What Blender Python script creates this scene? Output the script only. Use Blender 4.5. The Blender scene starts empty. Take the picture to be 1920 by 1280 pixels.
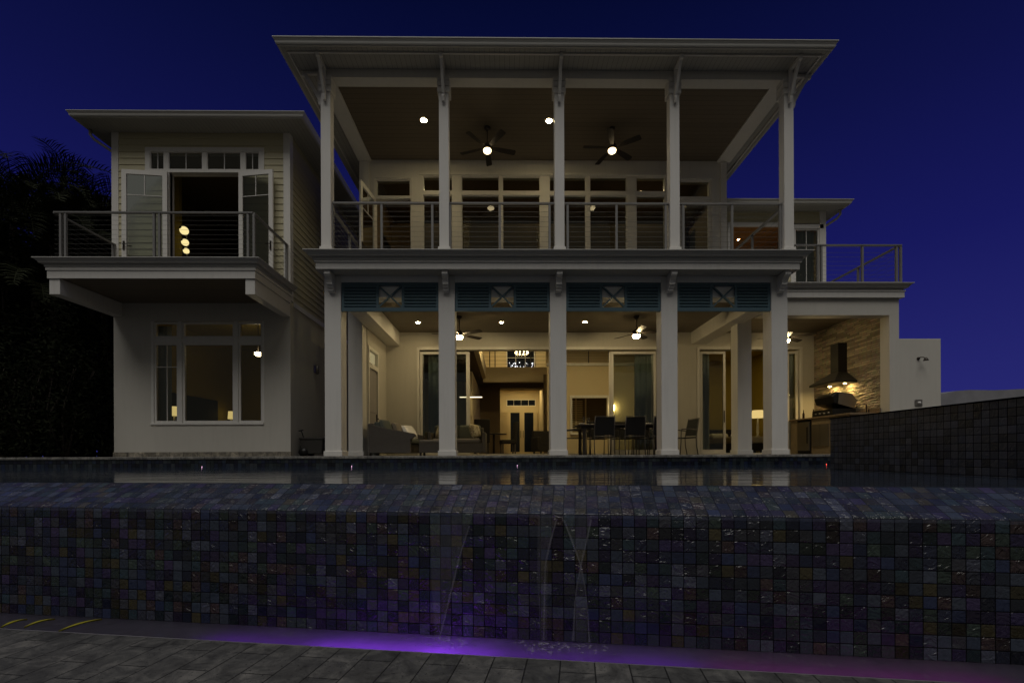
import bpy, math, random
from mathutils import Vector, Matrix
R = math.radians
rnd = random.Random(7)
scene = bpy.context.scene
COL = scene.collection

# ------------------------------------------------------------------ camera, sky, sun, exposure
FPX, CU, CV, A, EZ = 880.0, 960.0, 852.0, 0.0127, 0.02      # focal length and horizon in photo pixels, yaw, eye height above the deck
cam_d = bpy.data.cameras.new('camera'); cam = bpy.data.objects.new('camera', cam_d); COL.objects.link(cam)
cam_d.sensor_width = 36.0; cam_d.lens = 36.0 * FPX / 1920.0
cam_d.shift_y = (CV - 640.0) / 1920.0
cam_d.clip_start = 0.05; cam_d.clip_end = 2000
cam.matrix_world = Matrix.Translation((0, 0, EZ)) @ Matrix.Rotation(-math.atan(A), 4, 'Z') @ Matrix.Rotation(R(90), 4, 'X') @ Matrix.Rotation(-0.004, 4, 'Z')
scene.camera = cam

world = bpy.data.worlds.new('World'); scene.world = world; world.use_nodes = True
wn, wl = world.node_tree.nodes, world.node_tree.links
wn.clear()
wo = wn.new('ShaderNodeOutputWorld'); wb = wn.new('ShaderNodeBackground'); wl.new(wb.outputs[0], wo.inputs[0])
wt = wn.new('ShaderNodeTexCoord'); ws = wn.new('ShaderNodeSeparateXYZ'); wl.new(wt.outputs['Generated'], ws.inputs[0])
wr = wn.new('ShaderNodeValToRGB'); wl.new(ws.outputs['Z'], wr.inputs[0]); 
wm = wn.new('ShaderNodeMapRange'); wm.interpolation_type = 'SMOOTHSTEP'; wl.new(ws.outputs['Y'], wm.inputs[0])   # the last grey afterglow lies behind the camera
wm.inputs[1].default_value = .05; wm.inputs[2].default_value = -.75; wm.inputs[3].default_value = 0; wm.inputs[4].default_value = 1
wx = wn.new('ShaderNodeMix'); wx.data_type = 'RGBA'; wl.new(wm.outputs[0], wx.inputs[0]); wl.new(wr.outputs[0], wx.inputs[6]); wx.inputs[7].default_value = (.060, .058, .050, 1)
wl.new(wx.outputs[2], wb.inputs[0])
ramp = wr.color_ramp                                          # dusk sky: navy overhead, lighter blue low down
for p, c in ((0.0, (0.023, 0.023, 0.170)), (0.12, (0.0175, 0.0185, 0.148)), (0.33, (0.0082, 0.0092, 0.102)), (0.52, (0.0044, 0.0058, 0.058)), (0.70, (0.0014, 0.0030, 0.026))):
    e = ramp.elements.new(p); e.color = (*c, 1)
ramp.elements.remove(ramp.elements[-1]) if ramp.elements[-1].position == 1.0 else None
ramp.elements.remove(ramp.elements[0])
wb.inputs['Strength'].default_value = 1.0

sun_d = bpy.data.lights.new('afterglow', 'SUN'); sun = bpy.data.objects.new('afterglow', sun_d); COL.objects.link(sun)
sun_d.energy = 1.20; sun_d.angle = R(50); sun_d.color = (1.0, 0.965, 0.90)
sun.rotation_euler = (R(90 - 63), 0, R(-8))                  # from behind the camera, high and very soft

scene.view_settings.view_transform = 'Standard'; scene.view_settings.look = 'None'
scene.view_settings.exposure = 0.0; scene.view_settings.gamma = 1.0
scene.cycles.use_denoising = True
scene.cycles.max_bounces = 8; scene.cycles.transparent_max_bounces = 16
scene.cycles.sample_clamp_indirect = 4.0
scene.cycles.caustics_reflective = False; scene.cycles.caustics_refractive = False

def X(u, Y):
    t = (u - CU) / FPX
    return Y * (t + A) / (1 - t * A)
def Z(v, Y, u=960):
    return EZ + (CV - v) / FPX * (Y + A * X(u, Y))

# ------------------------------------------------------------------ materials
class NT:
    def __init__(s, name):
        s.m = bpy.data.materials.new(name); s.m.use_nodes = True
        s.n, s.l = s.m.node_tree.nodes, s.m.node_tree.links
        s.p = s.n['Principled BSDF']; s.out = s.n['Material Output']
    def new(s, t, **kw):
        k = s.n.new(t)
        for a, b in kw.items(): setattr(k, a, b)
        return k
    def link(s, a, b): s.l.new(a, b)
    def math(s, op, a, b=None, c=None):
        k = s.n.new('ShaderNodeMath'); k.operation = op
        for i, v in enumerate((a, b, c)):
            if v is None: continue
            if isinstance(v, (int, float)): k.inputs[i].default_value = v
            else: s.l.new(v, k.inputs[i])
        return k.outputs[0]
    def mix(s, f, a, b, mode='MIX'):
        k = s.n.new('ShaderNodeMix'); k.data_type = 'RGBA'; k.blend_type = mode
        for i, v in ((0, f), (6, a), (7, b)):
            if isinstance(v, (int, float)): k.inputs[i].default_value = v
            elif isinstance(v, tuple): k.inputs[i].default_value = (*v[:3], 1)
            else: s.l.new(v, k.inputs[i])
        return k.outputs[2]
    def noise(s, vec, scale, detail=4, rough=.55, dist=0.0):
        k = s.n.new('ShaderNodeTexNoise'); k.inputs['Scale'].default_value = scale; k.inputs['Detail'].default_value = detail
        k.inputs['Roughness'].default_value = rough; k.inputs['Distortion'].default_value = dist
        if vec is not None: s.l.new(vec, k.inputs['Vector'])
        return k
    def coord(s, kind='Object', scale=None, rot=None):
        tc = s.n.new('ShaderNodeTexCoord'); o = tc.outputs[kind]
        if scale or rot:
            mp = s.n.new('ShaderNodeMapping'); s.l.new(o, mp.inputs[0])
            if scale: mp.inputs['Scale'].default_value = scale
            if rot: mp.inputs['Rotation'].default_value = rot
            o = mp.outputs[0]
        return o
    def ramp(s, fac, stops, interp='LINEAR'):
        k = s.n.new('ShaderNodeValToRGB'); s.l.new(fac, k.inputs[0]); k.color_ramp.interpolation = interp
        r = k.color_ramp
        while len(r.elements) > 1: r.elements.remove(r.elements[-1])
        r.elements[0].position = stops[0][0]; r.elements[0].color = (*stops[0][1], 1)
        for p, c in stops[1:]:
            e = r.elements.new(p); e.color = (*c, 1)
        return k.outputs[0]
    def bump(s, h, strength, dist=.01):
        k = s.n.new('ShaderNodeBump'); k.inputs['Strength'].default_value = strength; k.inputs['Distance'].default_value = dist
        s.l.new(h, k.inputs['Height']); s.l.new(k.outputs[0], s.p.inputs['Normal'])
    def base(s, v):
        if isinstance(v, tuple): s.p.inputs['Base Color'].default_value = (*v, 1)
        else: s.l.new(v, s.p.inputs['Base Color'])

def simple(name, col, rough=.5, metal=0.0, var=.12, vs=3.0, bs=None, bump=0.0, spec=.4, streak=0.0):
    t = NT(name); co = t.coord()
    n = t.noise(co, vs, 6, .6)
    c = t.mix(n.outputs[0], tuple(c * (1 - var) for c in col), tuple(min(1, c * (1 + var)) for c in col))
    if streak:
        st = t.noise(t.coord(scale=(5, 5, .45)), 2.2, 6, .65)
        c = t.mix(t.ramp(st.outputs[0], [(.48, (0, 0, 0)), (.75, (streak, streak, streak))]), c, tuple(k * .45 for k in col))
    t.base(c)
    t.p.inputs['Roughness'].default_value = rough; t.p.inputs['Metallic'].default_value = metal
    t.p.inputs['Specular IOR Level'].default_value = spec
    if bs: t.bump(t.noise(co, bs, 3, .6).outputs[0], bump, .004)
    return t.m

M = {}
M['trim'] = simple('white_trim_paint', (.70, .68, .64), .45, var=.08, vs=1.1, bs=60, bump=.1, streak=.14)
M['stucco'] = simple('stucco', (.56, .535, .48), .85, var=.10, vs=.7, bs=140, bump=.5, streak=.10)
M['siding'] = simple('cream_siding', (.52, .475, .315), .6, var=.05, vs=1.5, bs=50, bump=.12)
M['gutter'] = simple('painted_gutter', (.52, .51, .48), .35, var=.05, vs=2)
M['metal'] = simple('grey_railing_metal', (.22, .215, .21), .45, .2, var=.08)
M['cable'] = simple('steel_cable', (.20, .20, .19), .4, .7)
M['bronze'] = simple('dark_bronze', (.045, .035, .028), .4, .5)
M['blade'] = simple('walnut_fan_blade', (.016, .011, .008), .55, vs=9)
M['teal'] = simple('teal_shutter_paint', (.085, .145, .175), .5, var=.08, bs=40, bump=.1)
M['black_mesh'] = simple('black_sling', (.012, .012, .013), .7, bs=300, bump=.3)
M['chair_metal'] = simple('grey_chair_metal', (.13, .12, .11), .4, .5)
M['table'] = simple('dark_table_top', (.06, .05, .042), .45)
M['cushion'] = simple('grey_green_cushion', (.11, .12, .10), .95, bs=200, bump=.3)
M['taupe'] = simple('taupe_cushion', (.20, .175, .14), .95, bs=200, bump=.3)
M['steel'] = simple('brushed_steel', (.32, .30, .27), .35, .85)
M['darksteel'] = simple('dark_steel', (.05, .048, .045), .4, .6)
M['black'] = simple('black_enamel', (.012, .012, .012), .35)
M['ochre'] = simple('ochre_wall', (.42, .32, .06), .8, var=.05)
M['warmwall'] = simple('warm_interior_paint', (.62, .52, .33), .8, var=.04)
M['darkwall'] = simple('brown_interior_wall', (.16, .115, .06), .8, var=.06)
M['intfloor'] = simple('interior_floor', (.11, .085, .06), .35, var=.2)
M['curtain'] = simple('grey_curtain', (.44, .48, .49), .9, vs=5)
M['darkfab'] = simple('dark_fabric', (.02, .017, .015), .9)
M['ceramic'] = simple('white_ceramic', (.75, .73, .68), .3)
M['bottle'] = simple('brown_bottle_glass', (.035, .018, .008), .12)
M['bark'] = simple('bark', (.045, .036, .028), .95, var=.35, vs=8, bs=25, bump=.8)
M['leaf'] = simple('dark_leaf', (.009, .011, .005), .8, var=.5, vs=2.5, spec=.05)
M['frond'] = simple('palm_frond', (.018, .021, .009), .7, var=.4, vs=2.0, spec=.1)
M['yleaf'] = simple('yellow_leaf', (.30, .27, .02), .6, var=.25, vs=20)
M['soil'] = simple('ground_soil', (.05, .045, .035), .95, var=.3)
M['binplastic'] = simple('dark_bin_plastic', (.035, .032, .028), .6)
M['bank'] = simple('pale_far_bank', (.23, .23, .25), .9, var=.35, vs=1.2)
M['headboard'] = simple('dark_headboard', (.012, .01, .008), .7)
M['linen'] = simple('bed_linen', (.36, .32, .25), .9)
M['plum'] = simple('patio_door_paint', (.30, .28, .28), .5)

def planks(name, c1, c2, width, axis):
    t = NT(name); co = t.coord(); sp = t.new('ShaderNodeSeparateXYZ'); t.link(co, sp.inputs[0])
    q = t.math('DIVIDE', sp.outputs[axis], width); fl = t.math('FLOOR', q); fr = t.math('FRACT', q)
    wnz = t.new('ShaderNodeTexWhiteNoise', noise_dimensions='1D'); t.link(fl, wnz.inputs['W'])
    st = t.coord(scale=(1, 14, 1) if axis == 'X' else (1.0, 14, 14) if axis == 'Y' else (1, 1, 1))
    g = t.noise(st, 1.6, 5)
    f = t.math('ADD', t.math('MULTIPLY', wnz.outputs[0], .5), t.math('MULTIPLY', g.outputs[0], .5))
    c = t.mix(f, c1, c2)
    gap = t.math('LESS_THAN', fr, .05)
    t.base(t.mix(gap, c, tuple(x * .25 for x in c1)))
    t.p.inputs['Roughness'].default_value = .5
    t.bump(t.math('GREATER_THAN', fr, .05), .5, .006)
    return t.m
M['woodceil'] = planks('wood_plank_ceiling', (.125, .100, .070), (.175, .14, .098), .14, 'Y')
M['bead'] = planks('beadboard_soffit', (.36, .355, .33), (.40, .39, .36), .10, 'X')

def emit(name, col, s):
    t = NT(name); t.n.remove(t.p)
    e = t.new('ShaderNodeEmission'); e.inputs[0].default_value = (*col, 1); e.inputs[1].default_value = s
    t.link(e.outputs[0], t.out.inputs[0]); return t.m
WARM = (1.0, .77, .36)
M['bulb'] = emit('fan_lamp_glow', (1.0, .76, .42), 5)
M['bulb_low'] = emit('fan_lamp_glow_low', (1.0, .76, .38), 120)
M['downglow'] = emit('downlight_glow', (1.0, .80, .42), 210)
M['downglow_low'] = emit('downlight_glow_low', (1.0, .78, .40), 300)
M['hallglow'] = emit('hall_downlight_glow', WARM, 480)
M['greatfill'] = emit('great_room_fill_glow', (1.0, .78, .38), 700)
M['bedfill'] = emit('bedroom_fill_glow', (1.0, .76, .30), 300)
M['globe'] = emit('globe_lamp_glow', (1.0, .82, .36), 1.0)
M['shade'] = emit('lamp_shade_glow', (1.0, .72, .26), .75)
M['litpane'] = emit('transom_room_glow', (.95, .80, .42), .32)
M['hoodglow'] = emit('hood_lamp_glow', (1.0, .70, .26), 620)
M['pendglow'] = emit('linear_pendant_glow', (1.0, .82, .52), 3.0)
M['sparkle'] = emit('crystal_glow', (1.0, .78, .38), 14)
M['purple'] = emit('purple_pool_lamp', (.30, .05, 1.0), 9)
M['magenta'] = emit('magenta_pool_lamp', (.60, .06, .50), 1.6)
M['pinkdot'] = emit('pink_led', (1.0, .55, .85), 3)
M['reddot'] = emit('red_led', (1.0, .08, .05), 4)

def glass(name, tint, ior=1.55, rough=.01, boost=1.0):
    t = NT(name); t.n.remove(t.p)
    tr = t.new('ShaderNodeBsdfTransparent'); tr.inputs[0].default_value = (*tint, 1)
    gl = t.new('ShaderNodeBsdfGlossy'); gl.inputs['Roughness'].default_value = rough; gl.inputs[0].default_value = (.9, .95, .95, 1)
    fr = t.new('ShaderNodeFresnel'); fr.inputs[0].default_value = ior
    f = t.math('MULTIPLY', fr.outputs[0], boost) if boost != 1 else fr.outputs[0]
    mx = t.new('ShaderNodeMixShader'); t.link(f, mx.inputs[0]); t.link(tr.outputs[0], mx.inputs[1]); t.link(gl.outputs[0], mx.inputs[2])
    t.link(mx.outputs[0], t.out.inputs[0]); return t.m
M['glass'] = glass('window_glass', (.72, .76, .74), 1.6, .01, 1.35)
M['wineglass'] = glass('clear_glass', (.92, .92, .9), 1.5, .02, 2.5)

def tile_mat(name, t_size, cols, rough=.20, bump=.72, var=1.0):
    """glass mosaic: square tiles laid out in the mesh's own UVs (metres)"""
    t = NT(name); uv = t.coord('UV')
    sc = t.new('ShaderNodeVectorMath', operation='SCALE'); sc.inputs['Scale'].default_value = 1 / t_size; t.link(uv, sc.inputs[0])
    fl = t.new('ShaderNodeVectorMath', operation='FLOOR'); t.link(sc.outputs[0], fl.inputs[0])
    fr = t.new('ShaderNodeVectorMath', operation='FRACTION'); t.link(sc.outputs[0], fr.inputs[0])
    w1 = t.new('ShaderNodeTexWhiteNoise', noise_dimensions='2D'); t.link(fl.outputs[0], w1.inputs['Vector'])
    off = t.new('ShaderNodeVectorMath', operation='ADD'); off.inputs[1].default_value = (37.3, 11.7, 0); t.link(fl.outputs[0], off.inputs[0])
    w2 = t.new('ShaderNodeTexWhiteNoise', noise_dimensions='2D'); t.link(off.outputs[0], w2.inputs['Vector'])
    n = len(cols)
    c = t.ramp(w1.outputs[0], [(i / n, k) for i, k in enumerate(cols)], 'CONSTANT')
    vein = t.noise(uv, 26, 6, .62, 2.2)
    val = t.math('ADD', .15, t.math('MULTIPLY', w2.outputs[0], .62))
    val = t.math('MULTIPLY', val, t.math('ADD', .45, vein.outputs[0]))
    k = t.new('ShaderNodeVectorMath', operation='SCALE'); t.link(c, k.inputs[0]); t.link(val, k.inputs['Scale'])
    sx = t.new('ShaderNodeSeparateXYZ'); t.link(fr.outputs[0], sx.inputs[0])
    dx = t.math('MINIMUM', sx.outputs[0], t.math('SUBTRACT', 1, sx.outputs[0]))
    dy = t.math('MINIMUM', sx.outputs[1], t.math('SUBTRACT', 1, sx.outputs[1]))
    d = t.math('MINIMUM', dx, dy)
    grout = t.math('LESS_THAN', d, .036)
    t.base(t.mix(grout, k.outputs[0], (.006, .006, .007)))
    t.link(t.math('ADD', rough, t.math('MULTIPLY', grout, .6)), t.p.inputs['Roughness'])
    t.link(t.math('MULTIPLY', t.math('SUBTRACT', 1, grout), .7), t.p.inputs['Specular IOR Level'])
    # wavy hand-cast surface, different on each tile, and rounded edges
    jit = t.new('ShaderNodeVectorMath', operation='SCALE'); jit.inputs['Scale'].default_value = 3.7; t.link(fl.outputs[0], jit.inputs[0])
    a2 = t.new('ShaderNodeVectorMath', operation='ADD'); t.link(uv, a2.inputs[0]); t.link(jit.outputs[0], a2.inputs[1])
    wav = t.noise(a2.outputs[0], 17, 2.5, .5, 1.6)
    edge = t.math('SMOOTH_MIN', d, .10, .05)
    tilt = t.math('MULTIPLY', t.math('SUBTRACT', w2.outputs[0], .5), t.math('SUBTRACT', sx.outputs[1], .5))
    h = t.math('ADD', t.math('MULTIPLY', wav.outputs[0], t.math('ADD', .35, t.math('MULTIPLY', w1.outputs[0], 1.6))), t.math('MULTIPLY', edge, 1.6))
    h = t.math('ADD', h, t.math('MULTIPLY', tilt, .35))
    t.bump(h, bump, .014)
    return t.m
T = 0.0757
COLS = [(.034, .046, .104), (.050, .066, .098), (.066, .080, .112), (.058, .042, .106), (.070, .060, .030), (.036, .062, .078), (.060, .062, .076), (.042, .032, .090), (.048, .070, .058), (.030, .036, .066), (.084, .092, .130), (.066, .044, .044)]
M['tile'] = tile_mat('iridescent_pool_tile', T, COLS)
M['spatile'] = tile_mat('blue_grey_spa_tile', T, [(.075, .088, .125), (.085, .10, .132), (.05, .062, .098), (.098, .108, .128), (.066, .08, .11), (.042, .052, .08)], .3, .25)
M['bluetile'] = tile_mat('waterline_tile', T, [(.02, .03, .07), (.03, .045, .075), (.05, .06, .07), (.02, .022, .05), (.04, .055, .06)], .25, .3)

def stone_ledger():
    t = NT('stacked_ledger_stone'); co = t.coord()
    sp = t.new('ShaderNodeSeparateXYZ'); t.link(co, sp.inputs[0])
    cb = t.new('ShaderNodeCombineXYZ'); t.link(sp.outputs['Y'], cb.inputs[0]); t.link(sp.outputs['Z'], cb.inputs[1])
    b = t.new('ShaderNodeTexBrick'); t.link(cb.outputs[0], b.inputs['Vector'])
    b.inputs['Scale'].default_value = 1; b.inputs['Brick Width'].default_value = .42; b.inputs['Row Height'].default_value = .055; b.inputs['Mortar Size'].default_value = .004
    b.offset = .37; b.squash = .7; b.squash_frequency = 3
    b.inputs['Color1'].default_value = (.46, .38, .26, 1); b.inputs['Color2'].default_value = (.20, .16, .11, 1); b.inputs['Mortar'].default_value = (.05, .04, .03, 1)
    n = t.noise(co, 9, 6)
    t.base(t.mix(.35, b.outputs['Color'], n.outputs['Color'], 'OVERLAY')); t.p.inputs['Roughness'].default_value = .75
    wv = t.noise(t.coord(scale=(1, 3.2, 11)), 1.6, 3)
    h = t.math('ADD', t.math('MULTIPLY', b.outputs['Fac'], -1.0), t.math('MULTIPLY', wv.outputs[0], 2.5))
    t.bump(h, .9, .05); return t.m
M['ledger'] = stone_ledger()

def pavers(name, c1, c2, bw, rh, swap):
    t = NT(name); co = t.coord(); sp = t.new('ShaderNodeSeparateXYZ'); t.link(co, sp.inputs[0])
    cb = t.new('ShaderNodeCombineXYZ'); t.link(sp.outputs['Y' if swap else 'X'], cb.inputs[0]); t.link(sp.outputs['X' if swap else 'Y'], cb.inputs[1])
    b = t.new('ShaderNodeTexBrick'); t.link(cb.outputs[0], b.inputs['Vector']); b.inputs['Scale'].default_value = 1
    b.inputs['Brick Width'].default_value = bw; b.inputs['Row Height'].default_value = rh; b.inputs['Mortar Size'].default_value = .004; b.offset = .43
    b.inputs['Color1'].default_value = (*c1, 1); b.inputs['Color2'].default_value = (*c2, 1); b.inputs['Mortar'].default_value = (.012, .012, .012, 1)
    n = t.noise(co, 7, 8, .68, .8); n2 = t.noise(co, 45, 4)
    f = t.ramp(n.outputs[0], [(.3, (.22, .22, .23)), (.5, (.68, .68, .68)), (.7, (1.45, 1.42, 1.36))])
    c = t.mix(1.0, b.outputs['Color'], f, 'MULTIPLY')
    pit = t.math('LESS_THAN', n2.outputs[0], .36)
    t.base(t.mix(pit, c, (.03, .03, .03))); t.p.inputs['Roughness'].default_value = .62
    h = t.math('ADD', t.math('MULTIPLY', b.outputs['Fac'], -1), t.math('MULTIPLY', n.outputs[0], .6)); h = t.math('ADD', h, t.math('MULTIPLY', pit, -.3))
    t.bump(h, .6, .012); return t.m
M['paver'] = pavers('travertine_pavers', (.130, .127, .123), (.085, .085, .084), .41, .187, True)
M['deck'] = pavers('deck_travertine', (.15, .135, .11), (.12, .105, .085), .6, .4, False)
M['coping'] = pavers('coping_stone', (.26, .25, .22), (.20, .19, .17), .45, 3.0, False)
M['basestone'] = pavers('marble_base', (.40, .36, .29), (.26, .23, .18), .35, 3.0, False)
M['granite'] = simple('brown_granite', (.22, .16, .10), .25, var=.6, vs=22)
M['counterstone'] = simple('counter_stone', (.26, .20, .12), .8, var=.35, vs=9, bs=20, bump=.5)

def wicker():
    t = NT('dark_wicker'); co = t.coord(); sp = t.new('ShaderNodeSeparateXYZ'); t.link(co, sp.inputs[0])
    q = t.math('FRACT', t.math('DIVIDE', sp.outputs['Z'], .026)); s = t.math('SINE', t.math('MULTIPLY', q, 6.2832))
    n = t.noise(t.coord(scale=(1, 1, 6)), 14, 4)
    t.base(t.mix(n.outputs[0], (.05, .042, .034), (.135, .115, .092))); t.p.inputs['Roughness'].default_value = .65
    t.bump(t.math('ADD', s, n.outputs[0]), .7, .006); return t.m
M['wicker'] = wicker()

def water_mat(name, deep, bump, scale, rough):
    t = NT(name); co = t.coord()
    t.base(deep); t.p.inputs['Roughness'].default_value = rough; t.p.inputs['IOR'].default_value = 1.33
    t.p.inputs['Specular IOR Level'].default_value = .5
    a = t.noise(t.coord(scale=(.55, 1.6, 1)), scale, 3, .5, .4); b = t.noise(co, scale * 4, 2)
    t.bump(t.math('ADD', a.outputs[0], t.math('MULTIPLY', b.outputs[0], .18)), bump, .01)
    return t.m
M['water'] = water_mat('pool_water', (.022, .034, .058), .60, 2.6, .06)

def turbid():
    t = NT('trough_water'); t.n.remove(t.p); co = t.coord()
    bp = t.new('ShaderNodeBump'); bp.inputs['Strength'].default_value = .25; bp.inputs['Distance'].default_value = .01
    t.link(t.noise(co, 9, 3).outputs[0], bp.inputs['Height'])
    tr = t.new('ShaderNodeBsdfTransparent'); tr.inputs[0].default_value = (.8, .8, .85, 1)
    tl = t.new('ShaderNodeBsdfTranslucent'); tl.inputs[0].default_value = (.75, .72, .8, 1)
    gl = t.new('ShaderNodeBsdfGlossy'); gl.inputs['Roughness'].default_value = .08; t.link(bp.outputs[0], gl.inputs['Normal'])
    fr = t.new('ShaderNodeFresnel'); fr.inputs[0].default_value = 1.33; t.link(bp.outputs[0], fr.inputs['Normal'])
    n = t.noise(co, 3.0, 4, .6, .6); f = t.math('ADD', .32, t.math('MULTIPLY', n.outputs[0], .35))
    m1 = t.new('ShaderNodeMixShader'); t.link(f, m1.inputs[0]); t.link(tr.outputs[0], m1.inputs[1]); t.link(tl.outputs[0], m1.inputs[2])
    m2 = t.new('ShaderNodeMixShader'); t.link(fr.outputs[0], m2.inputs[0]); t.link(m1.outputs[0], m2.inputs[1]); t.link(gl.outputs[0], m2.inputs[2])
    t.link(m2.outputs[0], t.out.inputs[0]); return t.m
M['turbid'] = turbid()
def veil(name, dens, sc=(60, 60, 2.0), col=(.8, .8, .85)):
    t = NT(name); t.n.remove(t.p); uv = t.coord('Object', scale=sc)
    tr = t.new('ShaderNodeBsdfTransparent')
    df = t.new('ShaderNodeBsdfTranslucent'); df.inputs[0].default_value = (*col, 1)
    d2 = t.new('ShaderNodeBsdfDiffuse'); d2.inputs[0].default_value = (*col, 1)
    ms = t.new('ShaderNodeMixShader'); t.link(df.outputs[0], ms.inputs[1]); t.link(d2.outputs[0], ms.inputs[2])
    n = t.noise(uv, 1.0, 3); f = t.math('MULTIPLY', n.outputs[0], dens)
    mx = t.new('ShaderNodeMixShader'); t.link(f, mx.inputs[0]); t.link(tr.outputs[0], mx.inputs[1]); t.link(ms.outputs[0], mx.inputs[2])
    t.link(mx.outputs[0], t.out.inputs[0]); return t.m
M['veil'] = veil('falling_water', .105)
M['veilrib'] = veil('falling_water_edge', .14)
M['film'] = veil('brightening_water_film', .12, (14, 3.0, 14), (.60, .68, .98))
M['foam'] = veil('foam', .22)

# ------------------------------------------------------------------ mesh helpers
class MB:
    def __init__(s): s.v, s.f, s.uv, s.sm = [], [], [], []
    def face(s, pts, uv=None, smooth=False):
        b = len(s.v); s.v += [tuple(p) for p in pts]; s.f.append(list(range(b, b + len(pts)))); s.uv.append(uv); s.sm.append(smooth)
    def raw(s, vs, fs, smooth=False):
        b = len(s.v); s.v += [tuple(p) for p in vs]
        for q in fs: s.f.append([b + i for i in q]); s.uv.append(None); s.sm.append(smooth)
        return s
    def box(s, x0, x1, y0, y1, z0, z1):
        vs = [(x0, y0, z0), (x1, y0, z0), (x1, y1, z0), (x0, y1, z0), (x0, y0, z1), (x1, y0, z1), (x1, y1, z1), (x0, y1, z1)]
        return s.raw(vs, [(0, 3, 2, 1), (4, 5, 6, 7), (0, 1, 5, 4), (1, 2, 6, 5), (2, 3, 7, 6), (3, 0, 4, 7)])
    def bar(s, p, q, w, h=None, up=(0, 0, 1)):
        p, q = Vector(p), Vector(q); d = (q - p).normalized(); up = Vector(up)
        if abs(d.dot(up)) > .98: up = Vector((0, 1, 0))
        a = d.cross(up).normalized() * w / 2; b = a.cross(d).normalized() * (h or w) / 2
        vs = [p - a - b, p + a - b, p + a + b, p - a + b, q - a - b, q + a - b, q + a + b, q - a + b]
        return s.raw(vs, [(0, 3, 2, 1), (4, 5, 6, 7), (0, 1, 5, 4), (1, 2, 6, 5), (2, 3, 7, 6), (3, 0, 4, 7)])
    def tube(s, pts, r, n=8, cap=True):
        pts = [Vector(p) for p in pts]; rs = r if isinstance(r, (list, tuple)) else [r] * len(pts)
        vs, fs, m = [], [], len(pts); ref = None
        for i, p in enumerate(pts):
            d = (pts[min(i + 1, m - 1)] - pts[max(i - 1, 0)]).normalized()
            if ref is None: ref = Vector((0, 0, 1)) if abs(d.z) < .9 else Vector((1, 0, 0))
            a = d.cross(ref).normalized(); b = a.cross(d).normalized(); ref = b
            for k in range(n):
                t = 2 * math.pi * k / n; vs.append(p + (a * math.cos(t) + b * math.sin(t)) * rs[i])
        for i in range(m - 1):
            for k in range(n):
                k2 = (k + 1) % n; fs.append((i * n + k, i * n + k2, (i + 1) * n + k2, (i + 1) * n + k))
        if cap: fs += [tuple(range(n))[::-1], tuple((m - 1) * n + k for k in range(n))]
        return s.raw(vs, fs, True)
    def lathe(s, c, prof, n=20, axis='Z'):
        vs, fs, m = [], [], len(prof); c = Vector(c)
        for r, z in prof:
            for k in range(n):
                t = 2 * math.pi * k / n; a, b = r * math.cos(t), r * math.sin(t)
                vs.append(c + Vector((a, b, z) if axis == 'Z' else (a, z, b) if axis == 'Y' else (z, a, b)))
        for i in range(m - 1):
            for k in range(n):
                k2 = (k + 1) % n; fs.append((i * n + k, i * n + k2, (i + 1) * n + k2, (i + 1) * n + k))
        return s.raw(vs, fs, True)
    def sphere(s, c, r, n=14, sq=1.0):
        return s.lathe(c, [(max(1e-4, r * math.sin(math.pi * i / n)), -r * sq * math.cos(math.pi * i / n)) for i in range(n + 1)], n + 4)
    def prism(s, poly, axis, a0, a1):
        """poly: 2-D outline, extruded along axis ('X': poly=(y,z), 'Y': poly=(x,z), 'Z': poly=(x,y))"""
        f = {'X': lambda p, a: (a, p[0], p[1]), 'Y': lambda p, a: (p[0], a, p[1]), 'Z': lambda p, a: (p[0], p[1], a)}[axis]
        n = len(poly); vs = [f(p, a0) for p in poly] + [f(p, a1) for p in poly]
        fs = [tuple(range(n)), tuple(range(n, 2 * n))[::-1]] + [(i, i + n, (i + 1) % n + n, (i + 1) % n) for i in range(n)]
        return s.raw(vs, fs)
    def sweep(s, path, prof, closed=False):
        """profile (out, z) swept along an xy path, mitred; 'out' is to the right of the path"""
        n, m = len(path), len(prof); vs, fs = [], []
        P = [Vector(p) for p in path]
        def nrm(i, j):
            d = (P[j] - P[i]).normalized(); return Vector((d.y, -d.x))
        for i in range(n):
            if closed: a, b = nrm((i - 1) % n, i), nrm(i, (i + 1) % n)
            else: a = nrm(max(i - 1, 0), max(i - 1, 0) + 1); b = nrm(min(i, n - 2), min(i, n - 2) + 1)
            mt = (a + b) / (1 + a.dot(b))
            for o, z in prof: q = P[i] + mt * o; vs.append((q.x, q.y, z))
        for i in range(n if closed else n - 1):
            j = (i + 1) % n
            for k in range(m):
                k2 = (k + 1) % m; fs.append((i * m + k, j * m + k, j * m + k2, i * m + k2))
        if not closed: fs += [tuple(range(m)), tuple((n - 1) * m + k for k in range(m))[::-1]]
        return s.raw(vs, fs)
    def build(s, name, mat, parent=None, world=True, bevel=0, label=None):
        me = bpy.data.meshes.new(name); me.from_pydata(s.v, [], s.f)
        if any(u is not None for u in s.uv):
            l = me.uv_layers.new(name='UVMap'); i = 0
            for f, u in zip(s.f, s.uv):
                for k in range(len(f)):
                    l.data[i].uv = u[k] if u else (0, 0); i += 1
        for p, k in zip(me.polygons, s.sm): p.use_smooth = k
        me.materials.append(mat if not isinstance(mat, str) else M[mat]); me.validate(); me.update()
        o = bpy.data.objects.new(name, me); COL.objects.link(o)
        if parent is not None:
            o.parent = parent
            if world: o.matrix_parent_inverse = WORLD[parent.name].inverted()
        WORLD[o.name] = Matrix.Identity(4) if world else None
        if bevel:
            b = o.modifiers.new('edge', 'BEVEL'); b.width = bevel; b.segments = 2; b.limit_method = 'ANGLE'; b.angle_limit = R(50)
        if label: o['label'] = label
        return o
WORLD = {}
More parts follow.
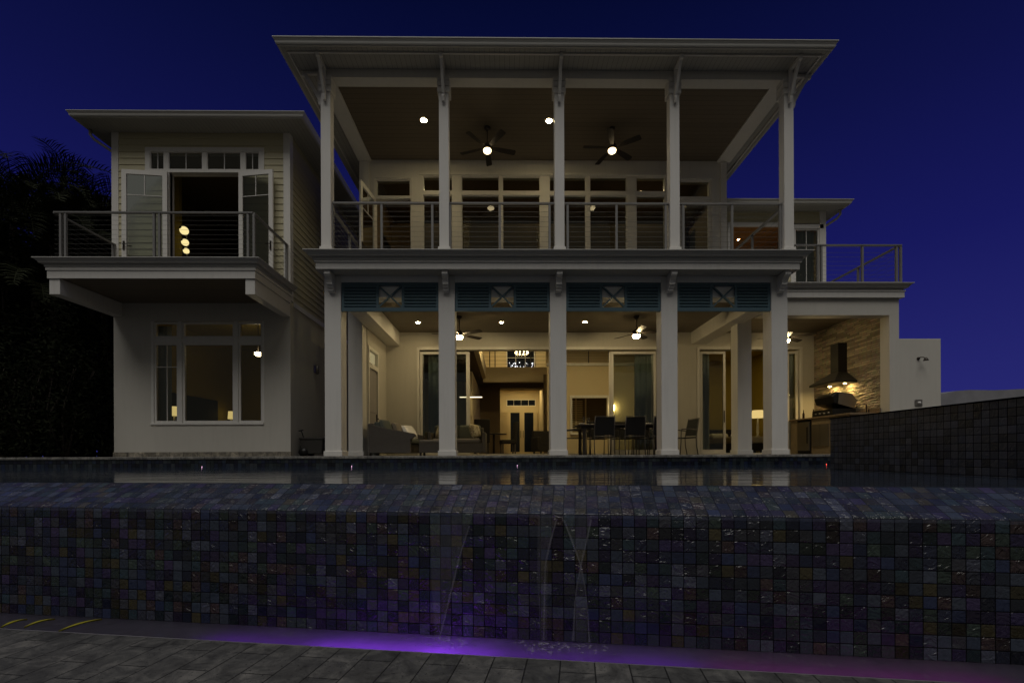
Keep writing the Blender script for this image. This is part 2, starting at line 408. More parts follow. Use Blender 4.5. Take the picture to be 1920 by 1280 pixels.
def tag(o, label, cat, group=None, kind=None):
    o['label'] = label; o['category'] = cat
    if group: o['group'] = group
    if kind: o['kind'] = kind
    return o
def thing(name, label, cat, loc=(0, 0, 0), rz=0, group=None):
    o = bpy.data.objects.new(name, None); COL.objects.link(o); o.location = loc; o.rotation_euler = (0, 0, rz); o.empty_display_size = .2
    WORLD[o.name] = Matrix.Translation(loc) @ Matrix.Rotation(rz, 4, 'Z')
    return tag(o, label, cat, group)
def single(name, mb, mat, label, cat, group=None, kind=None, **kw):
    return tag(mb.build(name, mat, **kw), label, cat, group, kind)
def structure(name, mb, mat, **kw):
    o = mb.build(name, mat, **kw); o['kind'] = 'structure'; return o
def dup(o, loc, rz=0, label=None, group=None):
    r = o.copy(); COL.objects.link(r); r.location = loc; r.rotation_euler = (0, 0, rz)
    if label: r['label'] = label
    if group: r['group'] = group
    def rec(src, dst):
        for c in list(src.children):
            k = c.copy(); COL.objects.link(k); k.parent = dst; rec(c, k)
    rec(o, r); return r

def wall_y(y, th, x0, x1, z0, z1, holes, mb=None):
    """wall facing -Y at y (thickness th behind it) with rectangular holes (x0,x1,z0,z1), reveals included"""
    return _wall(lambda a, d, z: (a, y + d, z), th, x0, x1, z0, z1, holes, mb)
def wall_x(x, th, y0, y1, z0, z1, holes, mb=None):
    return _wall(lambda a, d, z: (x + d, a, z), th, y0, y1, z0, z1, holes, mb)
def _wall(f, th, a0, a1, z0, z1, holes, mb):
    mb = mb or MB()
    xs = sorted({a0, a1, *[v for h in holes for v in h[:2] if a0 < v < a1]}); zs = sorted({z0, z1, *[v for h in holes for v in h[2:] if z0 < v < z1]})
    inh = lambda x, z: any(h[0] < x < h[1] and h[2] < z < h[3] for h in holes)
    for i in range(len(xs) - 1):
        for j in range(len(zs) - 1):
            xa, xb, za, zb = xs[i], xs[i + 1], zs[j], zs[j + 1]
            if inh((xa + xb) / 2, (za + zb) / 2): continue
            for d in (0, th): mb.face([f(xa, d, za), f(xb, d, za), f(xb, d, zb), f(xa, d, zb)])
    for h in list(holes) + [(a0, a1, z0, z1)]:
        xa, xb, za, zb = max(h[0], a0), min(h[1], a1), max(h[2], z0), min(h[3], z1)
        for p, q in (((xa, za), (xb, za)), ((xb, za), (xb, zb)), ((xb, zb), (xa, zb)), ((xa, zb), (xa, za))):
            mb.face([f(p[0], 0, p[1]), f(q[0], 0, q[1]), f(q[0], th, q[1]), f(p[0], th, p[1])])
    return mb

def siding(mb, p, q, z0, z1, exp=.165, lap=.016):
    """lap siding from xy point p to q, boards tilted out at the bottom; 'out' is to the right of p->q"""
    p, q = Vector(p), Vector(q); d = (q - p).normalized(); n = Vector((d.y, -d.x))
    z = math.floor(z0 / exp) * exp
    while z < z1 - 1e-4:
        a, b = max(z, z0), min(z + exp, z1)
        if b - a > 1e-3:
            oa, ob = lap * (1 - (a - z) / exp), lap * (1 - (b - z) / exp)
            P0, P1, P2, P3 = p + n * oa, q + n * oa, q + n * ob, p + n * ob
            mb.face([(P0.x, P0.y, a), (P1.x, P1.y, a), (P2.x, P2.y, b), (P3.x, P3.y, b)])
            mb.face([(p.x, p.y, a), (q.x, q.y, a), (P1.x, P1.y, a), (P0.x, P0.y, a)])
        z += exp
    return mb

# ------------------------------------------------------------------ the ground
g = MB(); g.face([(-400, -400, -1.45), (400, -400, -1.45), (400, 900, -1.45), (-400, 900, -1.45)])
structure('ground', g, 'soil')
YCOP = 9.2
d = MB(); d.box(-40, 40, YCOP + .32, 60, -1.44, 0.0)
structure('deck', d, 'deck')

# ------------------------------------------------------------------ the pool
ZW, PHI = -.20, -math.atan(.153)
POOL0 = Vector((0, 3.13, 0)); PM = Matrix.Translation(POOL0) @ Matrix.Rotation(PHI, 4, 'Z')
def pl(x, y, z): return tuple(PM @ Vector((x, y, z)))
pool = thing('infinity_pool', 'long raised infinity pool faced with dark iridescent mosaic tiles', 'pool', (0, 3.13, -1.44))
LX0, LX1 = -9.0, 7.0
ZT, ZL, DL = -.374, ZW - .004, .333
m = MB(); zb = -1.50
m.face([pl(LX0, 0, zb), pl(LX1, 0, zb), pl(LX1, 0, ZT), pl(LX0, 0, ZT)], [(LX0, zb - ZT), (LX1, zb - ZT), (LX1, 0), (LX0, 0)])
m.build('weir_wall', 'tile', pool)
m = MB(); SL = math.hypot(DL, ZL - ZT); r = .012
prof = [(-.0, ZT - .0, 0.0), (.004, ZT + .008, .012), (.016, ZT + .016, .026), (DL, ZL, SL)]
for (y0, z0, s0), (y1, z1, s1) in zip(prof, prof[1:]):
    m.face([pl(LX0, y0, z0), pl(LX1, y0, z0), pl(LX1, y1, z1), pl(LX0, y1, z1)], [(LX0, s0), (LX1, s0), (LX1, s1), (LX0, s1)], True)
m.build('weir_slope', 'tile', pool)
m = MB(); fz = .005                                             # thin water sheet on the slope, its pale blue tint added to brighten it
m.face([pl(LX0, -.006, ZT - .02), pl(LX1, -.006, ZT - .02), pl(LX1, -.004, ZT + .012), pl(LX0, -.004, ZT + .012)])
m.face([pl(LX0, -.004, ZT + .012), pl(LX1, -.004, ZT + .012), pl(LX1, .012, ZT + .024), pl(LX0, .012, ZT + .024)])
m.face([pl(LX0, .012, ZT + .024), pl(LX1, .012, ZT + .024), pl(LX1, DL, ZL + fz), pl(LX0, DL, ZL + fz)])
o = m.build('water_film', 'film', pool)
m = MB(); m.face([pl(LX0, DL, ZL), pl(LX1, DL, ZL), pl(LX1, DL, -1.4), pl(LX0, DL, -1.4)], [(LX0, 0), (LX1, 0), (LX1, -1.2), (LX0, -1.2)]); m.build('inner_wall', 'bluetile', pool)
m = MB(); m.face([(-14, YCOP, -1.4), (14, YCOP, -1.4), (14, YCOP, -.052), (-14, YCOP, -.052)], [(-14, -1.348), (14, -1.348), (14, 0), (-14, 0)])
m.build('far_wall', 'bluetile', pool)
m = MB(); m.box(-14, 14, YCOP - .02, YCOP + .32, -.05, 0.004); m.build('coping', 'coping', pool, bevel=.012)
m = MB(); m.box(-14.3, -13.9, 3, YCOP - .03, -1.4, 0.0); m.build('end_wall', 'coping', pool)
w = MB()
l0, l1 = pl(LX0, DL + .002, 0), pl(LX1, DL + .002, 0)
nx = 1
w.face([(l0[0], l0[1], ZW), (l1[0], l1[1], ZW), (14, l1[1], ZW), (14, YCOP, ZW), (-14, YCOP, ZW), (-14, l0[1], ZW)])
structure('pool_water', w, 'water')
# catch trough in front of the wall, and the pavers the camera stands on
ZTW, ZP, TW = -1.205, -1.135, .44
m = MB(); m.face([pl(LX0, -TW, -1.36), pl(LX1, -TW, -1.36), pl(LX1, 0, -1.36), pl(LX0, 0, -1.36)])
m.face([pl(LX0, -TW, -1.36), pl(LX1, -TW, -1.36), pl(LX1, -TW, ZP), pl(LX0, -TW, ZP)]); m.build('catch_trough', simple('trough_plaster', (.30, .29, .33), .7), pool)
w = MB(); w.face([pl(LX0, -TW, ZTW), pl(LX1, -TW, ZTW), pl(LX1, 0, ZTW), pl(LX0, 0, ZTW)])
structure('trough_water', w, 'turbid')
w = MB(); w.box(LX0, LX1, -10, -TW + .0, -.06, 0)
o = structure('pavement', w, 'paver', world=False, bevel=.008); o.matrix_world = Matrix.Translation((0, 0, ZP)) @ PM

# purple lamp and magenta lamp under the trough water
def sub_lamp(u, label, mat, rr):
    Yg = 2.88; x = X(u, Yg); y = 3.13 - .153 * x - .30
    t = thing('underwater_lamp', label, 'pool lamp', (x, y, -1.36))
    MB().lathe((0, 0, 0), [(rr + .015, 0), (rr + .015, .02), (rr, .022)], 20).build('bezel', 'steel', t, world=False)
    k = MB(); k.face([(rr * math.cos(a * R(22.5)), rr * math.sin(a * R(22.5)), .021) for a in range(16)]); k.build('lens', mat, t, world=False)
M['violet'] = emit('violet_strip_glow', (.30, .05, 1.0), 5.0); M['dimviolet'] = emit('dim_violet_strip_glow', (.28, .05, .85), 1.6); M['dimmagenta'] = emit('dim_magenta_strip_glow', (.46, .05, .45), 1.1)
def strip(u0, u1, label, mat):
    Yg = 2.88; a, b = X(u0, Yg), X(u1, Yg); t = thing('underwater_strip_light', label, 'pool lamp', ((a + b) / 2, 3.13 - .153 * (a + b) / 2 - .27, -1.36), PHI); L = (b - a) / 2
    MB().box(-L, L, -.035, .035, 0, .02).build('housing', 'steel', t, world=False); k = MB(); k.face([(-L, -.028, .0215), (L, -.028, .0215), (L, .028, .0215), (-L, .028, .0215)]); k.build('lens', mat, t, world=False)
strip(330, 560, 'dim violet light strip under the trough water beside the yellow leaflets', 'dimviolet'); strip(565, 930, 'violet light strip under the trough water below the second column', 'violet')
strip(940, 1290, 'dim violet light strip under the trough water below the crossed streams', 'dimviolet'); strip(1300, 1760, 'dim magenta light strip under the trough water toward the spa', 'dimmagenta')
sub_lamp(815, 'round purple lamp under the trough water at the foot of the broad veil of water', 'purple', .075)
for i, (u, v, lab, mt) in enumerate(((378, 879, 'tiny pink light in the waterline tiles below the stone base of the left wing', 'pinkdot'), (659, 876, 'tiny pink light in the waterline tiles below the first column', 'pinkdot'), (970, 873, 'tiny pale light in the waterline tiles in front of the entry doors', 'pinkdot'), (1550, 866, 'tiny red light in the waterline tiles beside the raised spa', 'reddot'))):
    single('waterline_light', MB().sphere((X(u, YCOP - .01), YCOP - .003, -.190), .0055, 8), mt, lab, 'pool light', 'tiny lights along the waterline')

# falling water
def at_wall(u, v, off=.02):
    """a point just in front of the tiled wall"""
    t = (u - CU) / FPX; t = (t + A) / (1 - t * A); y = (3.13 - off) / (1 + .153 * t); return Vector((t * y, y, EZ + (CV - v) / FPX * (y + A * t * y)))
def sheet(label, edges, ribs):
    o0 = at_wall(*edges[0][0]); t = thing('waterfall', label, 'waterfall', (o0.x, o0.y, ZTW))
    m = MB(); n = 14
    for i in range(n):
        a, b = i / n, (i + 1) / n
        def P(k, s, off):
            pts = edges[k]; q = s * (len(pts) - 1); j = min(int(q), len(pts) - 2); f = q - j
            return at_wall(pts[j][0] * (1 - f) + pts[j + 1][0] * f, pts[j][1] * (1 - f) + pts[j + 1][1] * f, off + .05 * math.sin(s * 1.5))
        m.face([P(0, a, .012), P(1, a, .012), P(1, b, .012), P(0, b, .012)], smooth=True)
    m.build('water_sheet', 'veil', t)
    for rb in ribs:
        pts, n = [], 18
        for i in range(n):
            q = i / (n - 1) * (len(rb) - 1); k = min(int(q), len(rb) - 2); f = q - k
            p0, p1, p2, p3 = rb[max(k - 1, 0)], rb[k], rb[k + 1], rb[min(k + 2, len(rb) - 1)]
            c = [.5 * (2 * p1[d] + (p2[d] - p0[d]) * f + (2 * p0[d] - 5 * p1[d] + 4 * p2[d] - p3[d]) * f * f + (3 * p1[d] - p0[d] - 3 * p2[d] + p3[d]) * f ** 3) for d in (0, 1)]
            s_ = (c[1] - 968) / 232; pts.append(at_wall(c[0], c[1], .014 + .05 * math.sin(max(0, s_) * 1.5)))
        MB().tube(pts, [.0035 + .003 * math.sin(math.pi * (.15 + .75 * i / n)) + .0012 * math.sin(i * 2.3) for i in range(n)], 6).build('water_rib', 'veilrib', t)
sheet('broad thin veil of water falling below the second column', [[(806, 968), (808, 1080), (814, 1196)], [(884, 968), (862, 1040), (824, 1198)]], [[(880, 985), (862, 1040), (842, 1120), (822, 1196)]])
sheet('crossed pair of thin streams of water twisting below the fourth chair', [[(1052, 968), (1088, 1062), (1070, 1200)], [(1110, 968), (1088, 1062), (1106, 1206)]], [[(1057, 975), (1074, 1020), (1088, 1062), (1098, 1120), (1104, 1203)], [(1108, 975), (1098, 1020), (1088, 1062), (1078, 1120), (1073, 1200)]])
sheet('faint single stream of water falling below the third column', [[(1008, 968), (1006, 1080), (1012, 1200)], [(1044, 968), (1026, 1050), (1024, 1200)]], [[(1044, 972), (1030, 1020), (1022, 1060), (1020, 1110), (1018, 1198)]])
f = MB()
for i in range(170):
    u = rnd.choice((rnd.gauss(830, 35), rnd.gauss(1085, 40), rnd.gauss(1015, 25))); p = at_wall(u, 1190, .03 + abs(rnd.gauss(0, .09)))
    s = rnd.uniform(.004, .013)
    f.sphere((p.x, p.y, ZTW + .001), s, 5, .15)
o = f.build('foam', 'foam'); o['kind'] = 'stuff'; o['label'] = 'white foam where the thin falls meet the trough'; o['category'] = 'foam'
# yellow leaves caught in the trough
for (u0, v0, u1, v1), lab in zip(((0, 1168, 50, 1153), (44, 1168, 102, 1153), (108, 1176, 190, 1154)), ('leftmost of three yellow palm leaflets floating in the trough', 'middle yellow palm leaflet floating in the trough', 'longest yellow palm leaflet floating in the trough nearest the waterfalls')):
    def tp(u, v):
        dpt = (ZTW + .006 - EZ) * -FPX / (v - CV); return Vector((X(u, dpt), dpt, ZTW + .006))
    a, b = tp(u0, v0), tp(u1, v1); k = MB(); n = 10; pl_, d_ = [], (b - a); nn = Vector((-d_.y, d_.x, 0)).normalized()
    for s in (1, -1):
        for i in range(n):
            f0, f1 = i / n, (i + 1) / n; w0, w1 = .016 * math.sin(math.pi * min(1, f0 * .97 + .03)), .016 * math.sin(math.pi * min(1, f1 * .97 + .03))
            c0, c1 = a + d_ * f0 + Vector((0, 0, .012 * math.sin(math.pi * f0))), a + d_ * f1 + Vector((0, 0, .012 * math.sin(math.pi * f1)))
            e = Vector((0, 0, .006))
            k.face([c0, c1, c1 + nn * s * w1 + e, c0 + nn * s * w0 + e]); k.face([c0 - e, c1 - e, c1 + nn * s * w1, c0 + nn * s * w0])
    single('fallen_leaflet', k, 'yleaf', lab, 'leaf', 'yellow leaflets in the trough')

# the raised spa on the right
SX, SY = 4.44, 6.37
spa = thing('raised_spa', 'raised square spa walled in blue grey mosaic tiles', 'spa', (SX + 2, 4.6, -1.4))
m = MB(); zt, zb = .49, -1.4
for (p, q) in (((SX, SY), (SX, 2.2)), ((SX + 4, SY), (SX, SY)), ((SX, 2.2), (SX + 4, 2.2))):
    L = math.dist(p, q); s0 = 0 if p == (SX, SY) else 7
    m.face([(*p, zb), (*q, zb), (*q, zt), (*p, zt)], [(s0, zb - zt), (s0 + L, zb - zt), (s0 + L, 0), (s0, 0)])
m.build('spa_wall', 'spatile', spa)
m = MB(); m.box(SX - .012, SX + .30, 2.2, SY + .01, zt, zt + .012); m.box(SX + .30, SX + 4, SY - .3, SY + .01, zt, zt + .012); m.build('spa_rim', M['spatile'], spa)
w = MB(); w.face([(SX + .3, 2.2, zt - .03), (SX + 4, 2.2, zt - .03), (SX + 4, SY - .3, zt - .03), (SX + .3, SY - .3, zt - .03)]); structure('spa_water', w, 'water')

# ------------------------------------------------------------------ the house
H = thing('house', 'large cream two storey house with columned porches facing the pool', 'house', (1.0, 12.0, 0))
def hp(name, mb, mat, parent=None, **kw): return mb.build(name, mat, parent or H, **kw)

def grp(name, loc=(0, 0, 0), parent=None):
    """an Empty part that holds sub-parts"""
    o = bpy.data.objects.new(name, None); COL.objects.link(o); o.parent = parent or H
    o.matrix_parent_inverse = WORLD[o.parent.name].inverted(); o.location = loc; WORLD[o.name] = Matrix.Translation(loc); o.empty_display_size = .1
    return o

GUT = [(0, 4.02), (.06, 4.02), (.06, 4.085), (.13, 4.085), (.135, 4.10), (.145, 4.115), (.165, 4.135), (.19, 4.155), (.20, 4.165), (.212, 4.165), (.212, 4.18), (0, 4.18)]
def gutter(z, s=1.0): return [(o * s, z + (zz - 4.18) * s) for o, zz in GUT]

CX = [X(u, 10.06) for u in (624.8, 838.5, 1047.6, 1256.2, 1462.8)]
ZU = 4.18                                                    # upper floor
# --- lower columns
def column(cx, y0, w, z1, y1=None):
    m = MB(); m.box(cx - w / 2, cx + w / 2, y0, y0 + w, .11, z1); m.box(cx - w / 2 - .022, cx + w / 2 + .022, y0 - .022, y0 + w + .022, 0, .112)
    return m
for c in CX: hp('column', column(c, 10.06, .35, 3.855), 'trim', bevel=.008)
for c in (CX[0], CX[4]): hp('column', column(c, 11.55, .35, 3.61), 'trim', bevel=.008)
# --- slab between the storeys
XL, XR = CX[0] - .19, CX[4] + .19
path = [(XL, 12.5), (XL, 9.71), (XR, 9.71), (XR, 12.5)]
hp('frieze', MB().sweep(path, [(0, 3.85), (.02, 3.85), (.02, 3.985), (.045, 3.985), (.045, 4.018), (0, 4.018)]), 'trim')
hp('gutter', MB().sweep(path, GUT), 'gutter')
m = MB(); m.box(XL, XR, 9.712, 12.6, 3.86, ZU - .012); hp('balcony_slab', m, 'stucco')
m = MB(); m.box(XL + .06, XR - .06, 10.16, 10.5, 3.42, 3.858); m.box(XL + .1, XR - .1, 10.085, 10.16, 3.72, 3.858); hp('header_beam', m, simple('white_header_board', (.84, .83, .81), .5, var=.04))
# --- lower porch ceiling and side beams
YB = 13.8
m = MB(); m.box(CX[0] - .1, CX[4] + .1, 10.5, YB, 3.61, 3.66); hp('porch_ceiling', m, 'woodceil')
m = MB(); m.box(-3.47, -3.10, 10.5, YB, 3.21, 3.609); hp('ceiling_beam', m, 'trim')
m = MB(); m.box(5.48, 5.88, 10.5, YB, 3.24, 3.609); hp('ceiling_beam', m, 'trim')
# --- scroll brackets under the frieze
for c in CX:
    pr = [(10.06, 3.85), (9.735, 3.85), (9.735, 3.775), (9.76, 3.745), (9.80, 3.725), (9.84, 3.69), (9.865, 3.64), (9.87, 3.60), (9.905, 3.60), (9.905, 3.575), (9.92, 3.55), (9.955, 3.54), (9.955, 3.50), (9.99, 3.475), (10.06, 3.465)]
    hp('scroll_bracket', MB().prism(pr, 'X', c - .062, c + .062), 'trim', bevel=.006)
# --- teal louvred shutters between the columns
for i in range(4):
    x0, x1, z0, z1 = CX[i] + .178, CX[i + 1] - .178, 3.10, 3.715
    S = grp('transom_shutter', ((x0 + x1) / 2, 10.1, z0))
    fw, w3 = .055, (x1 - x0) * .368
    xa, xb = x0 + w3, x1 - w3
    m = MB()
    for a, b in ((x0, x0 + fw), (xa - fw / 2, xa + fw / 2), (xb - fw / 2, xb + fw / 2), (x1 - fw, x1)): m.box(a, b, 10.095, 10.135, z0 + .085, z1 - .055)
    m.box(x0, x1, 10.093, 10.137, z0, z0 + .085); m.box(x0, x1, 10.093, 10.137, z1 - .055, z1); hp('frame', m, 'teal', S, bevel=.004)
    for a, b in ((x0 + fw, xa - fw / 2), (xb + fw / 2, x1 - fw)):
        m = MB(); n = 7; h = (z1 - z0 - .14) / n
        for k in range(n):
            zc = z0 + .085 + (k + .5) * h
            m.prism([(10.098, zc - h * .04), (10.098, zc + h * .42), (10.112, zc + h * .46), (10.150, zc - h * .40), (10.150, zc - h * .56), (10.140, zc - h * .56)], 'X', a, b)
        hp('louvre_panel', m, 'teal', S)
    m = MB(); p0, p1, q0, q1 = (xa + .02, 10.115, z0 + .09), (xb - .02, 10.115, z1 - .06), (xa + .02, 10.118, z1 - .06), (xb - .02, 10.118, z0 + .09)
    m.bar(p0, p1, .03, .05, (0, 1, 0)); m.bar(q0, q1, .028, .05, (0, 1, 0)); hp('cross_brace', m, 'teal', S)
# --- upper columns with caps
for c in CX:
    m = MB(); w = .20; y = 9.7
    m.box(c - w / 2, c + w / 2, y, y + w, ZU - .012, 7.82); m.box(c - w / 2 - .025, c + w / 2 + .025, y - .025, y + w + .025, ZU - .012, ZU + .13)
    for a, b in ((7.49, 7.60), (7.615, 7.715), (7.73, 7.812)): m.box(c - w / 2 - .03, c + w / 2 + .03, y - .03, y + w + .03, a, b)
    hp('column', m, 'trim', bevel=.006)
# --- upper porch beams, ceiling, roof
m = MB(); m.box(XL + .03, XR - .03, 9.73, 9.98, 7.815, 7.985); hp('roof_beam', m, 'trim')
for a, b in ((-3.88, -3.54), (5.67, 6.03)):
    m = MB(); m.box(a, b, 9.98, 12.5, 7.815, 7.985); hp('roof_beam', m, 'trim')
m = MB(); m.box(-3.54, 5.67, 9.98, 12.5, 7.85, 7.9); hp('porch_ceiling', m, 'woodceil')
def hip(x0, x1, y0, y1, z, rise):
    m = MB(); hw = min(x1 - x0, y1 - y0) / 2
    if x1 - x0 > y1 - y0: r0, r1 = (x0 + hw, (y0 + y1) / 2, z + rise), (x1 - hw, (y0 + y1) / 2, z + rise)
    else: r0, r1 = ((x0 + x1) / 2, y0 + hw, z + rise), ((x0 + x1) / 2, y1 - hw, z + rise)
    a, b, c, d = (x0, y0, z), (x1, y0, z), (x1, y1, z), (x0, y1, z)
    if x1 - x0 > y1 - y0: m.face([a, b, r1, r0]); m.face([b, c, r1]); m.face([c, d, r0, r1]); m.face([d, a, r0])
    else: m.face([a, b, r0]); m.face([b, c, r1, r0]); m.face([c, d, r1]); m.face([d, a, r0, r1])
    return m
M['roofing'] = simple('grey_metal_roofing', (.22, .22, .22), .5, .3)
def roof(x0, x1, y0, y1, zs, strip=.2):
    """x0..y1: gutter's outer edge; zs: soffit height"""
    rf = hp('roof', hip(x0 + .05, x1 - .05, y0 + .05, y1 - .05, zs + .135, .22 * min(x1 - x0, y1 - y0) * .5), 'roofing')
    m = MB(); m.box(x0 + .1, x1 - .1, y0 + .1, y1 - .1, zs, zs + .03); s = hp('soffit', m, 'bead', rf)
    hp('gutter', MB().sweep([(x0 + .1, y1 - .1), (x0 + .1, y0 + .1), (x1 - .1, y0 + .1), (x1 - .1, y1 - .1)], [(0, zs - .005), (.03, zs - .005), (.03, zs + .012), (.05, zs + .012), (.06, zs + .03), (.065, zs + .06), (.085, zs + .09), (.088, zs + .105), (.1, zs + .105), (.1, zs + .12), (0, zs + .12)]), 'gutter', rf)
    if strip: hp('soffit_strip', MB().sweep([(x0 + strip, y1 - .2), (x0 + strip, y0 + strip), (x1 - strip, y0 + strip), (x1 - strip, y1 - .2)], [(0, zs - .03), (0, zs - .002), (-.03, zs - .002), (-.03, zs - .03)]), 'trim', rf)
    return rf
roof(-4.48, 6.55, 9.1, 21, 7.985)
# --- knee brackets under the eaves
def knee(px, py, dx, dy):
    """bracket standing off a post at px,py in direction dx,dy"""
    m = MB(); w = .058
    P = lambda o, z: (px + dx * o, py + dy * o, z)
    m.bar(P(.0, 7.95), P(.38, 7.95), w, .06); m.bar(P(.035, 7.36), P(.035, 7.93), w, .07, (dx, dy, 0))
    pts = [(.05, 7.42), (.09, 7.50), (.15, 7.62), (.23, 7.76), (.32, 7.90)]
    for (a, za), (b, zb_) in zip(pts, pts[1:]): m.bar(P(a, za), P(b + .008, zb_ + .012), w * .96, .065)
    m.bar(P(.02, 7.28), P(.045, 7.37), w * .9, .06); m.bar(P(.345, 7.93), P(.40, 7.93), w * 1.1, .09)
    hp('eave_bracket', m, 'trim', bevel=.004)
for c in CX: knee(c, 9.68, 0, -1)
knee(CX[0] - .12, 9.8, -1, 0); knee(CX[4] + .12, 9.8, 1, 0)

# --- windows and doors
def window(x0, x1, z0, z1, y, fr=.045, mat='trim', depth=.06, muntins=(), kind='window', dark=None, parent=None):
    W = grp(kind, ((x0 + x1) / 2, y, z0), parent)
    m = MB(); m.box(x0, x0 + fr, y, y + depth, z0, z1); m.box(x1 - fr, x1, y, y + depth, z0, z1)
    m.box(x0 + fr, x1 - fr, y, y + depth, z0, z0 + fr); m.box(x0 + fr, x1 - fr, y, y + depth, z1 - fr, z1)
    for k in muntins:
        if k[0] == 'v': xm = x0 + (x1 - x0) * k[1]; m.box(xm - .009, xm + .009, y + .018, y + .038, z0 + fr, z1 - fr)
        else: zm = z0 + (z1 - z0) * k[1]; m.box(x0 + fr, x1 - fr, y + .017, y + .039, zm - .009, zm + .009)
    hp('frame', m, mat, W)
    m = MB(); m.face([(x0 + fr, y + .03, z0 + fr), (x1 - fr, y + .03, z0 + fr), (x1 - fr, y + .03, z1 - fr), (x0 + fr, y + .03, z1 - fr)]); hp('pane', m, dark or 'glass', W)
    return W

YU = 12.5
ux = lambda u: X(u, YU)
GR = [(795, 850), (867, 938), (944, 1015), (1032, 1101), (1108, 1178), (1195, 1250)]
holes = []
for a, b in GR: holes += [(ux(a), ux(b), 7.04, 7.43), (ux(a), ux(b), 4.34, 6.93)]
holes += [(ux(707), ux(771), 6.90, 7.33), (ux(705), ux(772), ZU, 6.82), (ux(1276), ux(1334), 6.90, 7.33), (ux(1275), ux(1336), ZU, 6.82)]
hp('wall', wall_y(YU, .2, -3.86, 5.85, ZU - .01, 7.98, holes), M['trim'])
for a, b in GR:
    window(ux(a), ux(b), 7.04, 7.43, YU + .03, .02); window(ux(a), ux(b), 4.34, 6.93, YU + .03, .02)
window(ux(707), ux(771), 6.90, 7.33, YU + .03, .02); window(ux(1276), ux(1334), 6.90, 7.33, YU + .03, .02)
window(ux(1275), ux(1336), ZU + .01, 6.82, YU + .03, .08, kind='door')
for a, b in ((ux(701), ux(776)), (ux(1270), ux(1341))):
    m = MB(); m.box(a, a + .06, YU - .02, YU, ZU, 7.36); m.box(b - .06, b, YU - .02, YU, ZU, 7.36); m.box(a, b, YU - .024, YU, 7.36, 7.43); hp('door_trim', m, 'trim')
m = MB()
m.box(ux(788), ux(1257), YU - .025, YU, 7.45, 7.53); hp('window_trim', m, 'trim')
for u in (683, 1352):
    m = MB(); m.box(ux(u), ux(u) + .16, YU - .05, YU, ZU, 7.81); hp('pilaster', m, 'trim')
# the open door leaf on the left
def leaf(hx, hy, ang, w, z0, z1, name='door', glass_top=True, st=.11, hside=1, mat='trim', muntin=True):
    """door leaf hinged at hx,hy; extends along ang (radians) for w; local build then rotate"""
    D = grp(name, (hx, hy, z0)); rot = Matrix.Translation((hx, hy, 0)) @ Matrix.Rotation(ang, 4, 'Z')
    def tr(mb): mb.v = [tuple(rot @ Vector(p)) for p in mb.v]; return mb
    m = MB(); m.box(0, st, -.022, .022, z0, z1); m.box(w - st, w, -.022, .022, z0, z1); m.box(st, w - st, -.022, .022, z0, z0 + .2); m.box(st, w - st, -.022, .022, z1 - st, z1)
    if muntin: m.box(w / 2 - .008, w / 2 + .008, -.012, .012, z1 - .62, z1 - st); m.box(st, w - st, -.0125, .0125, z1 - .635, z1 - .62)
    hp('frame', tr(m), mat, D)
    m = MB(); m.face([(st, 0, z0 + .2), (w - st, 0, z0 + .2), (w - st, 0, z1 - st), (st, 0, z1 - st)]); hp('pane', tr(m), 'glass', D)
    m = MB()
    for s in (-1, 1): m.bar((w - .055, s * .022, z0 + 1.0), (w - .055, s * .07, z0 + 1.0), .02); m.bar((w - .055, s * .07, z0 + 1.0), (w - .17, s * .07, z0 + 1.0), .018); m.box(w - .075, w - .035, s * .03 - .009, s * .03 + .009, z0 + .86, z0 + 1.08)
    hp('handle', tr(m), 'bronze', D)
    return D
leaf(ux(706), YU - .03, R(-98), .90, ZU + .02, 6.80)

# --- cable railings
def railing(pts, z0, h=1.07, posts=(), end=(True, True), name='railing', bottom=True, ncab=9):
    """straight railing between two xy points"""
    (x0, y0), (x1, y1) = pts; P0, P1 = Vector((x0, y0, 0)), Vector((x1, y1, 0)); L = (P1 - P0).length
    G = grp(name, ((x0 + x1) / 2, (y0 + y1) / 2, z0)); zt = z0 + h
    at = lambda f, z: (x0 + (x1 - x0) * f, y0 + (y1 - y0) * f, z)
    hp('handrail', MB().bar(at(0, zt - .015), at(1, zt - .015), .065, .03), 'metal', G)
    for f in posts: hp('post', MB().bar(at(f, z0), at(f, zt - .03), .045, .045, (y1 - y0, x0 - x1, 0)), 'metal', G)
    if bottom: hp('bottom_rail', MB().bar(at(0, z0 + .1), at(1, z0 + .1), .04, .028), 'metal', G)
    m = MB()
    for k in range(ncab): z = z0 + .18 + k * (h - .26) / (ncab - 1) ; m.bar(at(0, z), at(1, z), .0034)
    hp('cables', m, 'cable', G)
    return G
yr = 9.80
for i, us in enumerate(((625, 717.5, 812.5), (846, 939, 1032), (1066, 1157.5, 1249.5), (1282.5, 1374, 1464))):
    x0, x1 = CX[i] + .1, CX[i + 1] - .1
    railing([(x0, yr), (x1, yr)], ZU, 1.09, [(X(u, yr) - x0) / (x1 - x0) for u in us])
railing([(CX[0], 9.9), (CX[0], 12.45)], ZU, 1.09, (.5, .97)); railing([(CX[4], 9.9), (CX[4], 12.45)], ZU, 1.09, (.5, .97))

